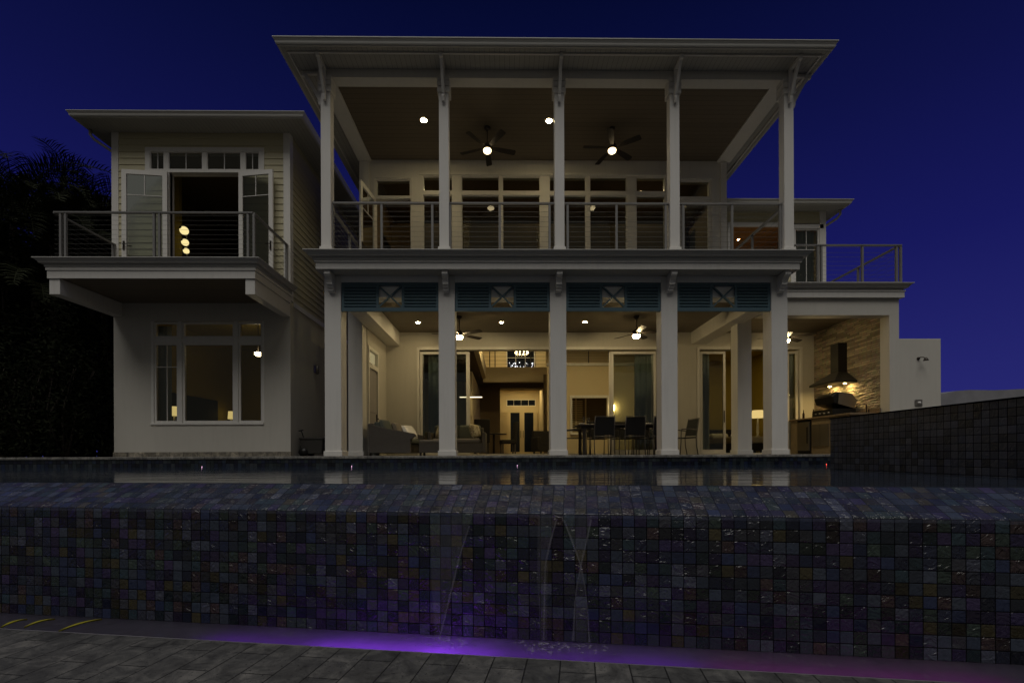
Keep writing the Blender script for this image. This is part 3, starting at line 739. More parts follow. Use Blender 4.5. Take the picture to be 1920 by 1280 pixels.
# --- room behind the upper windows
m = MB(); xi0, xi1 = -3.7, 5.7
m.face([(xi0, 17.5, ZU), (xi1, 17.5, ZU), (xi1, 17.5, 7.8), (xi0, 17.5, 7.8)]); m.face([(xi0, 12.7, ZU), (xi0, 17.5, ZU), (xi0, 17.5, 7.8), (xi0, 12.7, 7.8)]); m.face([(xi1, 12.7, ZU), (xi1, 17.5, ZU), (xi1, 17.5, 7.8), (xi1, 12.7, 7.8)])
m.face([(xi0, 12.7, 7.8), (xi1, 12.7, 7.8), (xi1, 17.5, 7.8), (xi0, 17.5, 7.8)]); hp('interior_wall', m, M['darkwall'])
m = MB(); m.box(xi0, xi1, 12.7, 17.5, ZU - .03, ZU); hp('interior_floor', m, 'intfloor')
m = MB(); m.box(X(880, 16.4), X(1250, 16.4), 16.35, 16.42, 6.15, 7.12); hp('interior_panel', m, simple('grey_panel', (.50, .49, .47), .7))

# --- lower back wall with the sliding doors
bx = lambda u: X(u, YB)
ZD = 3.10
OA = (bx(787), bx(1232)); OB = (bx(1312), bx(1500))
holes = [(OA[0], OA[1], .02, ZD), (OB[0], OB[1], .02, ZD)]
hp('wall', wall_y(YB, .2, -3.5, 9.16, 0, 3.9, holes), M['stucco'])
def slider(ua, ub, y, st=.07, handle=None, x=None):
    x0, x1 = x or (bx(ua), bx(ub)); W = grp('sliding_door', ((x0 + x1) / 2, y, 0))
    m = MB(); z0, z1 = .05, ZD - .05
    m.box(x0, x0 + st, y, y + .045, z0, z1); m.box(x1 - st, x1, y, y + .045, z0, z1); m.box(x0 + st, x1 - st, y, y + .045, z0, z0 + .1); m.box(x0 + st, x1 - st, y, y + .045, z1 - .07, z1)
    hp('frame', m, 'trim', W)
    m = MB(); m.face([(x0 + st, y + .02, z0 + .1), (x1 - st, y + .02, z0 + .1), (x1 - st, y + .02, z1 - .07), (x0 + st, y + .02, z1 - .07)]); hp('pane', m, 'glass', W)
    if handle is not None: hp('handle', MB().bar((handle, y - .02, .95), (handle, y - .02, 1.3), .018), 'bronze', W)
for a, b, y, hd in ((788, 879, YB + .03, None), (790, 881, YB + .085, bx(878)), (1147, 1231, YB + .03, None), (1144, 1229, YB + .085, bx(1148)), (1314, 1362, YB + .03, bx(1359)), (1477, 1498, YB + .03, None)): slider(a, b, y, handle=hd)
for (a, b) in (OA, OB):
    m = MB(); m.box(a - .07, a, YB - .03, YB, 0, ZD + .07); m.box(b, b + .07, YB - .03, YB, 0, ZD + .07); m.box(a, b, YB - .034, YB, ZD, ZD + .08); m.box(a, b, YB - .02, YB + .16, .0, .05); hp('door_trim', m, 'trim')
# curtains behind the glass
def curtain(x0, x1, y, z0, z1, mat='curtain', parent=None):
    m = MB(); n = max(10, int((x1 - x0) / .035)); pts = []
    for i in range(n + 1):
        x = x0 + (x1 - x0) * i / n; pts.append((x, y + .03 * math.sin(i * 1.25) + .012 * math.sin(i * .7)))
    for p, q in zip(pts, pts[1:]): m.face([(*p, z0), (*q, z0), (*q, z1), (*p, z1)], smooth=True)
    hp('curtain', m, mat)
curtain(bx(800), bx(832), YB + .35, .05, 3.05); curtain(bx(1196), bx(1228), YB + .35, .05, 3.05); curtain(bx(1318), bx(1340), YB + .35, .05, 3.05); curtain(bx(1480), bx(1505), YB + .35, .05, 3.05)  # curtains added so the panes look grey, in place of sky reflections
# the short side wall with a door at the left end of the porch
hp('wall', wall_x(-3.62, .12, 11.92, YB, 0, 3.6, [(12.05, 12.85, .02, 2.28), (12.05, 12.85, 2.40, 2.74)]), M['stucco'])
D = grp('door', (-3.5, 12.45, 0)); m = MB(); m.box(-3.58, -3.53, 12.05, 12.85, .02, 2.28); m.box(-3.53, -3.515, 12.17, 12.73, .25, 1.0); m.box(-3.53, -3.515, 12.17, 12.73, 1.15, 2.12); hp('panel', m, 'plum', D)
m = MB(); m.bar((-3.5, 12.78, .85), (-3.5, 12.78, 1.12), .03); m.bar((-3.5, 12.78, 1.0), (-3.44, 12.78, 1.0), .02); hp('handle', m, 'bronze', D)
m = MB(); m.box(-3.58, -3.57, 12.05, 12.85, 2.40, 2.74); hp('transom_pane', m, 'litpane', D)  # the pane itself glows, standing in for the lit room behind
m = MB(); m.box(-3.5, -3.48, 11.97, 12.05, 0, 2.8); m.box(-3.5, -3.48, 12.85, 12.93, 0, 2.8); m.box(-3.5, -3.478, 12.05, 12.85, 2.28, 2.40); m.box(-3.5, -3.478, 11.97, 12.93, 2.74, 2.82); hp('door_trim', m, 'trim')

# --- great room seen through the open sliders
m = MB(); m.box(-3.4, 5.8, 14.0, 27, -.02, .03); hp('interior_floor', m, 'intfloor')
m = MB()
m.box(-1.35, -1.2, 16.8, 22, 0, 3.0)                          # left partition
m.box(-3.45, -3.4, 14.0, 22, 0, 3.6); m.box(-3.4, -1.35, 20.0, 20.1, 0, 3.12)
hp('interior_wall', m, M['warmwall'])
hx0, hx1 = X(938, 22), X(1020, 22)
hp('interior_wall', wall_y(22, .25, -1.2, 3.2, .03, 3.3, [(hx0, hx1, .03, 3.13)]), simple('tan_interior_wall', (.32, .24, .13), .8, var=.05))
m = MB(); m.box(hx0 - 1.0, hx0 - .9, 22.26, 26, .03, 3.6); m.box(hx1 + .05, hx1 + .15, 22.26, 26, .03, 3.6); hp('interior_wall', m, M['warmwall'])
e = lambda u: X(u, 26)
hp('interior_wall', wall_y(26, .2, hx0 - 1, hx1 + .1, .03, 3.6, [(e(953), e(1005), .03, 2.48), (e(950), e(1005), 2.70, 3.08)]), M['warmwall'])
m = MB(); m.box(hx0 - 1, hx1 + .1, 22.26, 26.2, 3.6, 3.65); hp('interior_ceiling', m, M['warmwall'])
M['night'] = simple('night_pane', (.010, .013, .022), .08)
window(e(950), e(1005), 2.70, 3.08, 26.02, .04, muntins=(('v', .25), ('v', .5), ('v', .75)), dark='night')
for a, b, s in ((953, 979, 1), (979, 1005, -1)):
    Wd = window(e(a), e(b), .04, 2.48, 26.02, .13, kind='entry_door', mat=M['warmwall'], dark='night')
    xx = e(979) - s * .07; hp('handle', MB().bar((xx, 25.99, .95), (xx, 25.99, 1.35), .025), 'bronze', Wd)
for a, b in ((938, 952), (1006, 1020)):                        # plantation shutters folded beside the doors
    m = MB(); xs = sorted((e(a), e(b)))
    for k in range(26): zc = .15 + k * .088; m.box(xs[0], xs[1], 25.93, 25.975, zc, zc + .05)
    m.box(xs[0] - .03, xs[0], 25.93, 25.98, .05, 2.45); m.box(xs[1], xs[1] + .03, 25.93, 25.98, .05, 2.45); hp('interior_shutter', m, M['warmwall'])
# mezzanine
m = MB(); m.box(-.92, 2.0, 19, 19.2, 2.96, 3.56); m.box(-.95, -.80, 14.0, 19.0, 3.10, 3.62); hp('mezzanine_fascia', m, M['warmwall'])
m = MB(); m.box(-3.4, 2.0, 19.2, 24, 3.3, 3.5); m.box(-3.4, -.95, 14.0, 19.2, 3.12, 3.3); hp('mezzanine_floor', m, M['darkwall'])
G = grp('mezzanine_railing', (.5, 19.1, 3.56)); m = MB()
for k in range(5): m.box(-.9, 2.0, 19.08, 19.09, 3.68 + k * .16, 3.69 + k * .16)
m.box(-.9, 2.0, 19.06, 19.11, 4.46, 4.5); hp('cables', m, 'bronze', G)
for u in (918, 928, 995): x = X(u, 19.1); hp('post', MB().box(x, x + .04, 19.07, 19.11, 3.56, 4.46), 'bronze', G)
m = MB(); m.face([(-1.2, 24, 3.5), (3, 24, 3.5), (3, 24, 7), (-1.2, 24, 7)]); m.face([(-1.2, 19.2, 3.5), (-1.2, 24, 3.5), (-1.2, 24, 7), (-1.2, 19.2, 7)]); hp('interior_wall', m, M['warmwall'])
wx0, wx1 = X(950, 23.9), X(1004, 23.9)
window(wx0, wx1, 3.7, 6.2, 23.9, .05, muntins=(('v', .33), ('v', .66), ('h', .5)), dark='night')
# right part of the great room: wall with a wide framed opening
rx = lambda u: X(u, 17.5)
hp('interior_wall', wall_y(17.5, .2, 1.55, 5.4, .03, 3.32, [(rx(1073), rx(1139), .85, 2.14)]), M['warmwall'])
m = MB(); a, b = rx(1069), rx(1143); m.box(a, b, 17.44, 17.5, 2.12, 2.22); m.box(a, a + .08, 17.44, 17.5, .8, 2.12); m.box(b - .08, b, 17.44, 17.5, .8, 2.12); m.box(a, b, 17.42, 17.5, .75, .83); hp('opening_trim', m, 'trim')
m = MB(); m.box(1.5, 5.4, 18.6, 18.7, .03, 3.2); hp('interior_wall', m, M['darkwall'])
m = MB()
for k in range(18): m.box(rx(1073) + .08, rx(1100), 18.4, 18.44, .9 + k * .07, .935 + k * .07)
for u in (1073, 1083, 1102): m.box(rx(u) + .06, rx(u) + .11, 18.39, 18.45, .8, 2.2)
hp('interior_shutter', m, M['warmwall'])
m = MB(); m.box(1.55, 5.4, 17.48, 17.72, 3.33, 3.43); hp('mezzanine_fascia', m, 'trim')
m = MB(); m.box(1.55, 5.4, 18.0, 18.1, 3.43, 6.8); hp('interior_wall', m, M['warmwall'])
G = grp('mezzanine_railing', (3, 17.55, 3.43)); m = MB()
for k in range(8): m.box(1.6, 5.4, 17.55, 17.556, 3.5 + k * .1, 3.506 + k * .1)
hp('cables', m, 'cable', G)
for u in (1104, 1142): x = rx(u); hp('post', MB().box(x, x + .03, 17.53, 17.57, 3.43, 4.4), 'bronze', G)
m = MB(); m.box(5.4, 5.5, 14, 19, 0, 6.8); hp('interior_wall', m, M['warmwall'])
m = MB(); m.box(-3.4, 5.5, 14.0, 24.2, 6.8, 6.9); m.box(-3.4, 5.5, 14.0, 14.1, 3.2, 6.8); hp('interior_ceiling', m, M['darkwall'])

# --- right bedroom behind its sliders
m = MB(); m.face([(5.6, 18, 0), (9.2, 18, 0), (9.2, 18, 3.6), (5.6, 18, 3.6)]); m.face([(9.2, 14, 0), (9.2, 18, 0), (9.2, 18, 3.6), (9.2, 14, 3.6)]); m.face([(5.6, 14, 3.6), (9.2, 14, 3.6), (9.2, 18, 3.6), (5.6, 18, 3.6)]); m.face([(5.55, 14, 0), (5.55, 18, 0), (5.55, 18, 3.6), (5.55, 14, 3.6)])
hp('interior_wall', m, M['ochre'])
m = MB()
for k in range(24): m.box(X(1404, 17.9), X(1416, 17.9), 17.86, 17.9, 1.0 + k * .075, 1.035 + k * .075)
hp('interior_shutter', m, 'darksteel')

# --- left wing
YL, LXa, LXb = 12.06, -9.963, -5.50
lx = lambda u: X(u, YL); zl = lambda v: Z(v, YL, 385) 
ZB = 4.30
# stucco lower storey with the big window
WX = (lx(286), lx(491)); WZ = (zl(790), zl(600))
hp('wall', wall_y(YL, .22, LXa, LXb, .0, 4.3, [(WX[0], WX[1], WZ[0], WZ[1])]), M['stucco'])
m = MB(); m.face([(LXb, YL + .22, 0), (LXb, 22, 0), (LXb, 22, 3.98), (LXb, YL + .22, 3.98)]); m.face([(LXa, YL + .22, 0), (LXa, 22, 0), (LXa, 22, 4.3), (LXa, YL + .22, 4.3)]); m.face([(LXa, 22, 0), (LXb, 22, 0), (LXb, 22, 8.2), (LXa, 22, 8.2)]); hp('wall', m, M['stucco'])
m = MB(); m.box(LXa - .015, LXb + .015, YL - .018, YL + .02, 0, .12); hp('stone_base', m, 'basestone')
cols = [(292.5 - 4, 331 + 4), (346 - 4, 436 + 4), (451 - 4, 489 + 4)]
for a, b in cols:
    mu = (('v', .5), ('h', .70)) if b < 340 or a > 440 else ()
    window(lx(a) , lx(b), zl(631), zl(601), YL + .02, .05); window(lx(a), lx(b), zl(790), zl(640), YL + .02, .055, muntins=mu if a < 300 else ())
m = MB()
for u0, u1 in ((284, 289), (335, 342), (440, 447), (492, 496)): m.box(lx(u0), lx(u1), YL - .005, YL + .09, WZ[0], WZ[1])
m.box(WX[0], WX[1], YL + .005, YL + .09, zl(640), zl(631)); m.box(lx(283), lx(495), YL - .03, YL, WZ[0] - .05, WZ[0]); hp('window_trim', m, 'trim')
# upper storey in lap siding
DX = (lx(320), lx(452)); TZ = (zl(316), zl(283)); ZDT = zl(322)
s = MB(); ya = YL
siding(s, (LXa + .1, ya), (lx(277), ya), ZB, 8.24); siding(s, (lx(498), ya), (LXb - .1, ya), ZB, 8.24); siding(s, (lx(277), ya), (lx(498), ya), zl(275), 8.24)
siding(s, (LXb, ya + .1), (LXb, 22), 3.98, 8.24)
siding(s, (lx(277), ya), (DX[0], ya), ZB, ZDT); siding(s, (DX[1], ya), (lx(498), ya), ZB, ZDT)
hp('lap_siding', s, 'siding')
hp('wall', wall_y(YL + .02, .15, LXa, LXb - .003, 4.32, 8.2, [(DX[0], DX[1], 4.0, ZDT), (lx(282), lx(490), TZ[0], TZ[1])]), M['trim'])
m = MB(); m.box(LXa - .022, LXa + .15, YL - .024, YL + .15, ZB, 8.24); m.box(LXb - .15, LXb + .022, YL - .024, YL + .15, ZB - .32, 8.24)
m.box(LXb, LXb + .026, YL + .15, 22, 3.86, 3.99); hp('corner_board', m, 'trim', bevel=.004)
m = MB(); m.box(lx(275), lx(498), YL - .022, YL, zl(283), zl(275)); m.box(lx(275), lx(284), YL - .02, YL, ZDT, zl(283)); m.box(lx(489), lx(498), YL - .02, YL, ZDT, zl(283)); m.box(lx(275), lx(498), YL - .026, YL + .03, ZDT, zl(316))
for u0, u1 in ((310, 318), (382, 390), (454, 462)): m.box(lx(u0), lx(u1), YL - .01, YL + .05, zl(316), zl(283))
m.box(DX[0] - .1, DX[0], YL - .015, YL + .1, ZB, ZDT); m.box(DX[1], DX[1] + .1, YL - .015, YL + .1, ZB, ZDT); hp('window_trim', m, 'trim')
for a, b in ((284, 310), (318, 382), (390, 454), (462, 488)): window(lx(a), lx(b), TZ[0], TZ[1], YL, .018, muntins=(('v', .5),))
leaf(DX[0] - .01, YL - .06, R(180 + 6), 1.06, ZB + .02, ZDT - .02, 'french_door')
leaf(DX[1] + .01, YL - .06, R(-8), .93, ZB + .02, ZDT - .02, 'french_door')
# bedroom behind the french doors (dark) and the room behind the big window
m = MB()
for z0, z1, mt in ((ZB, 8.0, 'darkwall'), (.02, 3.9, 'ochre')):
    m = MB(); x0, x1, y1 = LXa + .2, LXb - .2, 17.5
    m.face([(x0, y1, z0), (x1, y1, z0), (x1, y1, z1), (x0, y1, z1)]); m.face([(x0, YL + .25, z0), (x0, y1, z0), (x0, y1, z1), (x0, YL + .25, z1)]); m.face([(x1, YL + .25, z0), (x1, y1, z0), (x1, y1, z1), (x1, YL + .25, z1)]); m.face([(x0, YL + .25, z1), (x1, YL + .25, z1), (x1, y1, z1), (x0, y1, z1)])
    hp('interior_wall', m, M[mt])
m = MB(); m.box(LXa + .1, LXb - .1, YL + .22, 17.5, ZB - .1, ZB); m.box(LXa + .1, LXb - .1, YL + .24, 17.5, 0.005, .02); hp('interior_floor', m, 'intfloor')
curtain(lx(276), lx(305), YL + .3, .3, 3.4, 'curtain')
m = MB(); m.face([(LXb - .35, YL + .5, .02), (LXb - .35, 17.5, .02), (LXb - .35, 17.5, 3.8), (LXb - .35, YL + .5, 3.8)]); hp('interior_wall', m, M['warmwall'])
curtain(lx(247), lx(300), YL + .22, ZB + .1, 7.4, 'curtain') if False else None
m = MB(); m.box(X(300, 13.1), X(336, 13.1), 13.15, 13.25, ZB, 7.9); hp('interior_wall', m, M['ochre'])
# balcony
bp = [(LXa, YL), (LXa, 10.37), (LXb, 10.37), (LXb, YL)]
dz = ZB - ZU
hp('frieze', MB().sweep(bp, [(0, 3.90), (.02, 3.90), (.02, 4.07), (.04, 4.07), (.04, 4.138), (0, 4.138)]), 'trim')
hp('gutter', MB().sweep(bp, [(o * .9, z + dz) for o, z in GUT]), 'gutter')
m = MB(); m.box(LXa, LXb, 10.372, YL - .002, 3.91, ZB - .02); hp('balcony_slab', m, 'woodceil')
for a, b in ((LXa, LXa + .23), (LXb - .21, LXb)):
    m = MB(); m.box(a, b, 10.38, YL - .002, 3.56, 3.905); hp('balcony_beam', m, 'trim', bevel=.006)
ry = 10.44
fr = lambda u: (X(u, ry) - LXa - .06) / (LXb - LXa - .12)
railing([(LXa + .06, ry), (LXb - .06, ry)], ZB, 1.09, [fr(116), fr(125), fr(291), fr(301), fr(467), fr(478)], bottom=False)
railing([(LXb - .06, ry), (LXb - .06, YL - .03)], ZB, 1.09, (.98,), bottom=False); railing([(LXa + .06, ry), (LXa + .06, YL - .03)], ZB, 1.09, (.98,), bottom=False)
roof(LXa - .61, LXb + .64, 11.43, 22, 8.24, 0)
def downspout(x, y, z, s):
    m = MB(); m.tube([(x, y, z), (x, y, z - .12), (x - s * .07, y + .03, z - .22), (x - s * .38, y + .2, z - .42), (x - s * .44, y + .24, z - .55), (x - s * .44, y + .24, z - .9)], .035, 8); hp('downspout', m, 'gutter')
downspout(LXa - .48, YL - .1, 8.24, -1)

# --- right wing: outdoor kitchen, terrace above, upper block
YR, RX = 11.06, 9.37
ZK = Z(591, YR)
m = MB(); m.box(9.14, RX, YR, YR + .28, 0, ZK); m.box(6.06, RX, YR, YR + .28, ZK + .001, 3.70); hp('wall', m, M['stucco'])
m = MB(); m.box(9.14, 9.37, YR + .28, YB + .2, 0, 3.7); hp('kitchen_wall', m, 'ledger')
m = MB(); m.box(6.06, 9.14, YR + .28, YB, 3.59, 3.64); hp('porch_ceiling', m, 'woodceil')
rp = [(6.08, YR - .01), (RX, YR - .01), (RX, 16)]
hp('frieze', MB().sweep(rp, [(0, 3.70), (.07, 3.70), (.07, 3.83), (.09, 3.84), (.09, 3.86), (0, 3.86)]), 'trim'); hp('gutter', MB().sweep(rp, [(o * .95, z - .17) for o, z in GUT]), 'gutter')
m = MB(); m.box(6.06, RX, YR, 16, 3.705, 3.99); hp('balcony_slab', m, 'stucco')
tx = lambda u: X(u, 11.12)
RR = (tx(1490), tx(1691))
railing([(RR[0], 11.12), (RR[1], 11.12)], 4.0, 1.0, [(tx(u) - RR[0]) / (RR[1] - RR[0]) for u in (1534, 1541, 1618, 1682, 1690)], ncab=8)
railing([(RR[1] - .03, 11.15), (RR[1] - .03, 13.75)], 4.0, 1.0, (.5, .98), ncab=8)
UB = (5.85, 9.456); uy = lambda u: X(u, YB)
s = MB(); a0, a1 = uy(1372), uy(1466); b0, b1 = uy(1490), uy(1536); zt1, zt2 = Z(428, YB, 1420), Z(432, YB, 1510)
siding(s, (UB[0], YB - .02), (UB[1] - .08, YB - .02), max(zt1, zt2) + .1, 7.2); siding(s, (UB[0], YB - .02), (a0 - .08, YB - .02), 4, max(zt1, zt2) + .1); siding(s, (a1 + .08, YB - .02), (b0 - .06, YB - .02), 4, max(zt1, zt2) + .1); siding(s, (b1 + .06, YB - .02), (UB[1] - .08, YB - .02), 4, max(zt1, zt2) + .1)
hp('lap_siding', s, 'siding')
m = MB(); m.box(UB[1] - .16, UB[1] + .02, YB - .06, YB + .1, 4, 7.2); hp('corner_board', m, 'trim')
m = MB()
for x0, x1, zt in ((a0, a1, zt1), (b0, b1, zt2)): m.box(x0 - .12, x0, YB - .055, YB, 4, zt); m.box(x1, x1 + .12, YB - .055, YB, 4, zt); m.box(x0 - .12, x1 + .12, YB - .06, YB, zt, zt + .12)
hp('door_trim', m, 'trim')
window(b0, b1, 4.0, zt2, YB - .03, .04, kind='door', muntins=(('v', .5),))
curtain(b0 + .05, b1 - .05, YB + .15, 4.0, zt2)  # curtain added likewise to grey the door pane
m = MB(); m.face([(UB[0], 15.5, 4), (UB[1], 15.5, 4), (UB[1], 15.5, 7), (UB[0], 15.5, 7)]); m.face([(UB[0], 13.8, 6.72), (UB[1], 13.8, 6.72), (UB[1], 15.5, 6.72), (UB[0], 15.5, 6.72)]); hp('interior_wall', m, simple('warm_wood_panel', (.36, .18, .06), .5, var=.25))
m = MB(); m.face([(UB[1], YB, 4), (UB[1], 18, 4), (UB[1], 18, 7.2), (UB[1], YB, 7.2)]); hp('wall', m, 'siding')
roof(5.2, UB[1] + .52, 13.28, 19, 7.165, 0)
downspout(UB[1] + .40, YB - .12, 7.16, 1)

# ------------------------------------------------------------------ things on and around the house
# shower wall on the right
zsw = Z(638, YR + .05, 1730)
m = MB(); m.box(RX + .003, X(1765, YR + .04), YR + .04, YR + .24, 0, zsw)
single('privacy_wall', m, 'stucco', 'plain low stucco wall with a shower head at the right end of the house', 'wall', bevel=.01)
ys = YR + .04; sh = thing('outdoor_shower', 'dark outdoor shower head on the low stucco wall', 'shower', (X(1722, ys), ys, Z(675, ys, 1722)))
MB().lathe((0, 0, 0), [(.001, -.02), (.035, -.02), (.035, 0)], 14, 'Y').build('flange', 'bronze', sh, world=False)
MB().tube([(0, 0, 0), (.01, -.05, .02), (.04, -.10, .01), (.06, -.13, -.02)], .011, 8).build('arm', 'bronze', sh, world=False)
MB().lathe((.065, -.14, -.05), [(.015, .05), (.03, .025), (.052, -.01), (.054, -.025), (.001, -.027)], 16).build('rose', 'bronze', sh, world=False)
sv = thing('shower_valve', 'small square shower valve plate with a pale dial below the shower head', 'shower valve', (X(1722, ys), ys, Z(758, ys, 1722)))
MB().box(-.09, .09, -.02, 0, -.08, .08).build('plate', 'steel', sv, world=False, bevel=.01); MB().lathe((0, -.02, 0), [(.03, 0), (.028, -.035), (.001, -.036)], 14, 'Y').build('dial', 'ceramic', sv, world=False)
# distant pale bank beyond the spa
m = MB(); n = 46; ys_, prev = 26, None
for i in range(n):
    x0, x1 = 19 + i * .7, 19.7 + i * .7; h0 = lambda k: 3.28 + .10 * math.sin(k * .9) + (.35 * max(0, math.sin((k - 8) * .35)) if k > 7 else 0)
    m.raw([(x0, ys_, 0), (x1, ys_, 0), (x1, ys_, h0(i + 1)), (x0, ys_, h0(i)), (x0, ys_ + 3, 0), (x1, ys_ + 3, 0), (x1, ys_ + 3, h0(i + 1) + .1), (x0, ys_ + 3, h0(i) + .1)], [(0, 1, 2, 3), (3, 2, 6, 7), (5, 4, 7, 6)])
structure('hill', m, 'bank')

# ceiling fans
def make_fan(name, label, loc, rod, rot, Rb=.70, glow='bulb'):
    t = thing('ceiling_fan', label, 'ceiling fan', loc, rot, 'ceiling fans with lit bowls under the porch ceilings')
    MB().lathe((0, 0, 0), [(.001, 0), (.075, 0), (.07, -.03), (.03, -.07), (.001, -.07)], 18).build('canopy', 'bronze', t, world=False)
    MB().tube([(0, 0, -.06), (0, 0, -rod)], .014, 8).build('rod', 'bronze', t, world=False)
    MB().lathe((0, 0, -rod), [(.03, .06), (.06, .04), (.115, 0), (.12, -.05), (.10, -.09), (.001, -.09)], 22).build('motor', 'bronze', t, world=False)
    for k in range(5):
        a = R(72 * k); ca, sa = math.cos(a), math.sin(a)
        def P(r_, w_, z_): return (ca * r_ - sa * w_, sa * r_ + ca * w_, -rod - .04 + z_)
        m = MB(); pts = [(.10, .03), (.22, .05), (.34, .062), (.55, .070), (Rb - .03, .072), (Rb, .055)]
        for (r0, w0), (r1, w1) in zip(pts, pts[1:]):
            for zt in (0, -.008): m.face([P(r0, -w0, w0 * .22 + zt), P(r1, -w1, w1 * .22 + zt), P(r1, w1, -w1 * .22 + zt), P(r0, w0, -w0 * .22 + zt)])
            for sg in (-1, 1): m.face([P(r0, sg * w0, -sg * w0 * .22), P(r1, sg * w1, -sg * w1 * .22), P(r1, sg * w1, -sg * w1 * .22 - .008), P(r0, sg * w0, -sg * w0 * .22 - .008)])
        m.build('blade', 'blade', t, world=False)
    MB().lathe((0, 0, -rod - .09), [(.085, .005), (.098, -.015), (.09, -.05), (.06, -.078), (.02, -.09), (.001, -.091)], 20).build('lamp_bowl', glow, t, world=False)
    return t
def fan_at(u, v, Y, zc, rot, label, glow='bulb'):
    z = Z(v, Y, u) + .12                                         # motor height from the lamp's pixel
    loc = (X(u, Y), Y, zc)
    return make_fan('ceiling_fan', label, loc, zc - z, rot, glow=glow)
fan_at(916, 283, 11.25, 7.85, R(16), 'dark five blade fan with lit bowl under the upper porch ceiling, nearer the second column')
fan_at(1150, 284, 11.25, 7.85, R(38), 'dark five blade fan with lit bowl under the upper porch ceiling, before the fourth column')
fan_at(862, 632, 12.2, 3.61, R(40), 'dark fan with lit bowl half hidden behind the second lower column', 'bulb_low')
fan_at(1194, 631, 12.2, 3.61, R(54), 'dark fan with lit bowl hanging above the outdoor dining table', 'bulb_low')
fan_at(1474, 641, 12.3, 3.59, R(30), 'dark fan with lit bowl in the outdoor kitchen beside the last column', 'bulb_low')
# recessed lamps
def downlight(x, y, z, label, mat='downglow', r_=.07):
    t = thing('recessed_light', label, 'ceiling light', (x, y, z), 0, 'recessed ceiling lights')
    MB().lathe((0, 0, 0), [(r_ + .02, 0), (r_ + .018, -.008), (r_, -.006)], 20).build('trim_ring', 'trim', t, world=False)
    k = MB(); k.face([(r_ * math.cos(a * R(22.5)), -r_ * math.sin(a * R(22.5)), -.006) for a in range(16)]); k.build('lens', mat, t, world=False)
def ceil_xy(u, v, zc):
    Y = (zc - EZ) * FPX / (CV - v); return X(u, Y), Y, zc - .001
downlight(*ceil_xy(797, 226, 7.85), 'bright recessed light in the upper porch ceiling left of the second column')
downlight(*ceil_xy(1032, 226, 7.85), 'bright recessed light in the upper porch ceiling left of the middle column')
for u, v, lab in ((785, 604, 'recessed light in the lower porch ceiling above the wicker sofa'), (941, 604, 'recessed light in the lower porch ceiling before the great room'), (1098, 603, 'recessed light in the lower porch ceiling above the left end of the dining table')):
    x, y, z = ceil_xy(u, v, 3.61); downlight(x, min(y, 13.4), z, lab, 'downglow_low', .05)
downlight((hx0 + hx1) / 2 - .4, 24.6, 3.598, 'left recessed light in the entry hall ceiling', 'hallglow', .06); downlight((hx0 + hx1) / 2 + .5, 24.6, 3.598, 'right recessed light in the entry hall ceiling', 'hallglow', .06)
downlight(-.3, 15.2, 4.145, 'added unseen fill lamp over the great room', 'greatfill', .07); downlight(3.0, 15.0, 4.145, 'added unseen fill lamp before the shuttered opening of the great room', 'greatfill', .07)  # lamps added out of view to brighten the great room walls
downlight(.6, 21.6, 6.798, 'added unseen fill lamp above the mezzanine', 'greatfill', .11)  # another added lamp, out of view, brightening the mezzanine
downlight(7.4, 15.4, 3.598, 'added fill lamp in the right bedroom ceiling', 'bedfill', .06)  # lamp added to brighten the right bedroom

# wall sconce and bin beside the left wing
sc = thing('wall_sconce', 'small unlit dark sconce on the side wall of the left wing', 'sconce', (LXb, 13.55, 2.5))
MB().box(0, .02, -.05, .05, -.1, .1).build('backplate', 'steel', sc, world=False); MB().lathe((.09, 0, -.02), [(.03, -.13), (.05, -.1), (.05, .1), (.001, .12)], 12).build('lantern', 'chair_metal', sc, world=False); MB().bar((.02, 0, .06), (.09, 0, .12), .015).build('arm', 'bronze', sc, world=False)
bn = thing('hose_cart', 'dark lidded hose cart with an upright handle against the left wing', 'hose cart', (X(590, 12.6), 12.6, 0))
m = MB(); m.prism([(-.27, .06), (.27, .06), (.30, .44), (-.30, .44)], 'Y', -.22, .22); m.build('body', 'binplastic', bn, world=False, bevel=.02)
MB().box(-.32, .32, -.24, .24, .44, .49).build('lid', 'binplastic', bn, world=False, bevel=.015)
MB().tube([(-.23, -.12, .45), (-.27, -.13, .60), (-.30, -.14, .68)], .014, 8).tube([(-.36, -.14, .67), (-.24, -.14, .69)], .016, 8).build('handle', 'black', bn, world=False)
for yy in (-.24, .24): MB().lathe((-.2, yy, .11), [(.001, -.03), (.11, -.03), (.11, .03), (.001, .03)], 16, 'Y').build('wheel', 'black', bn, world=False)

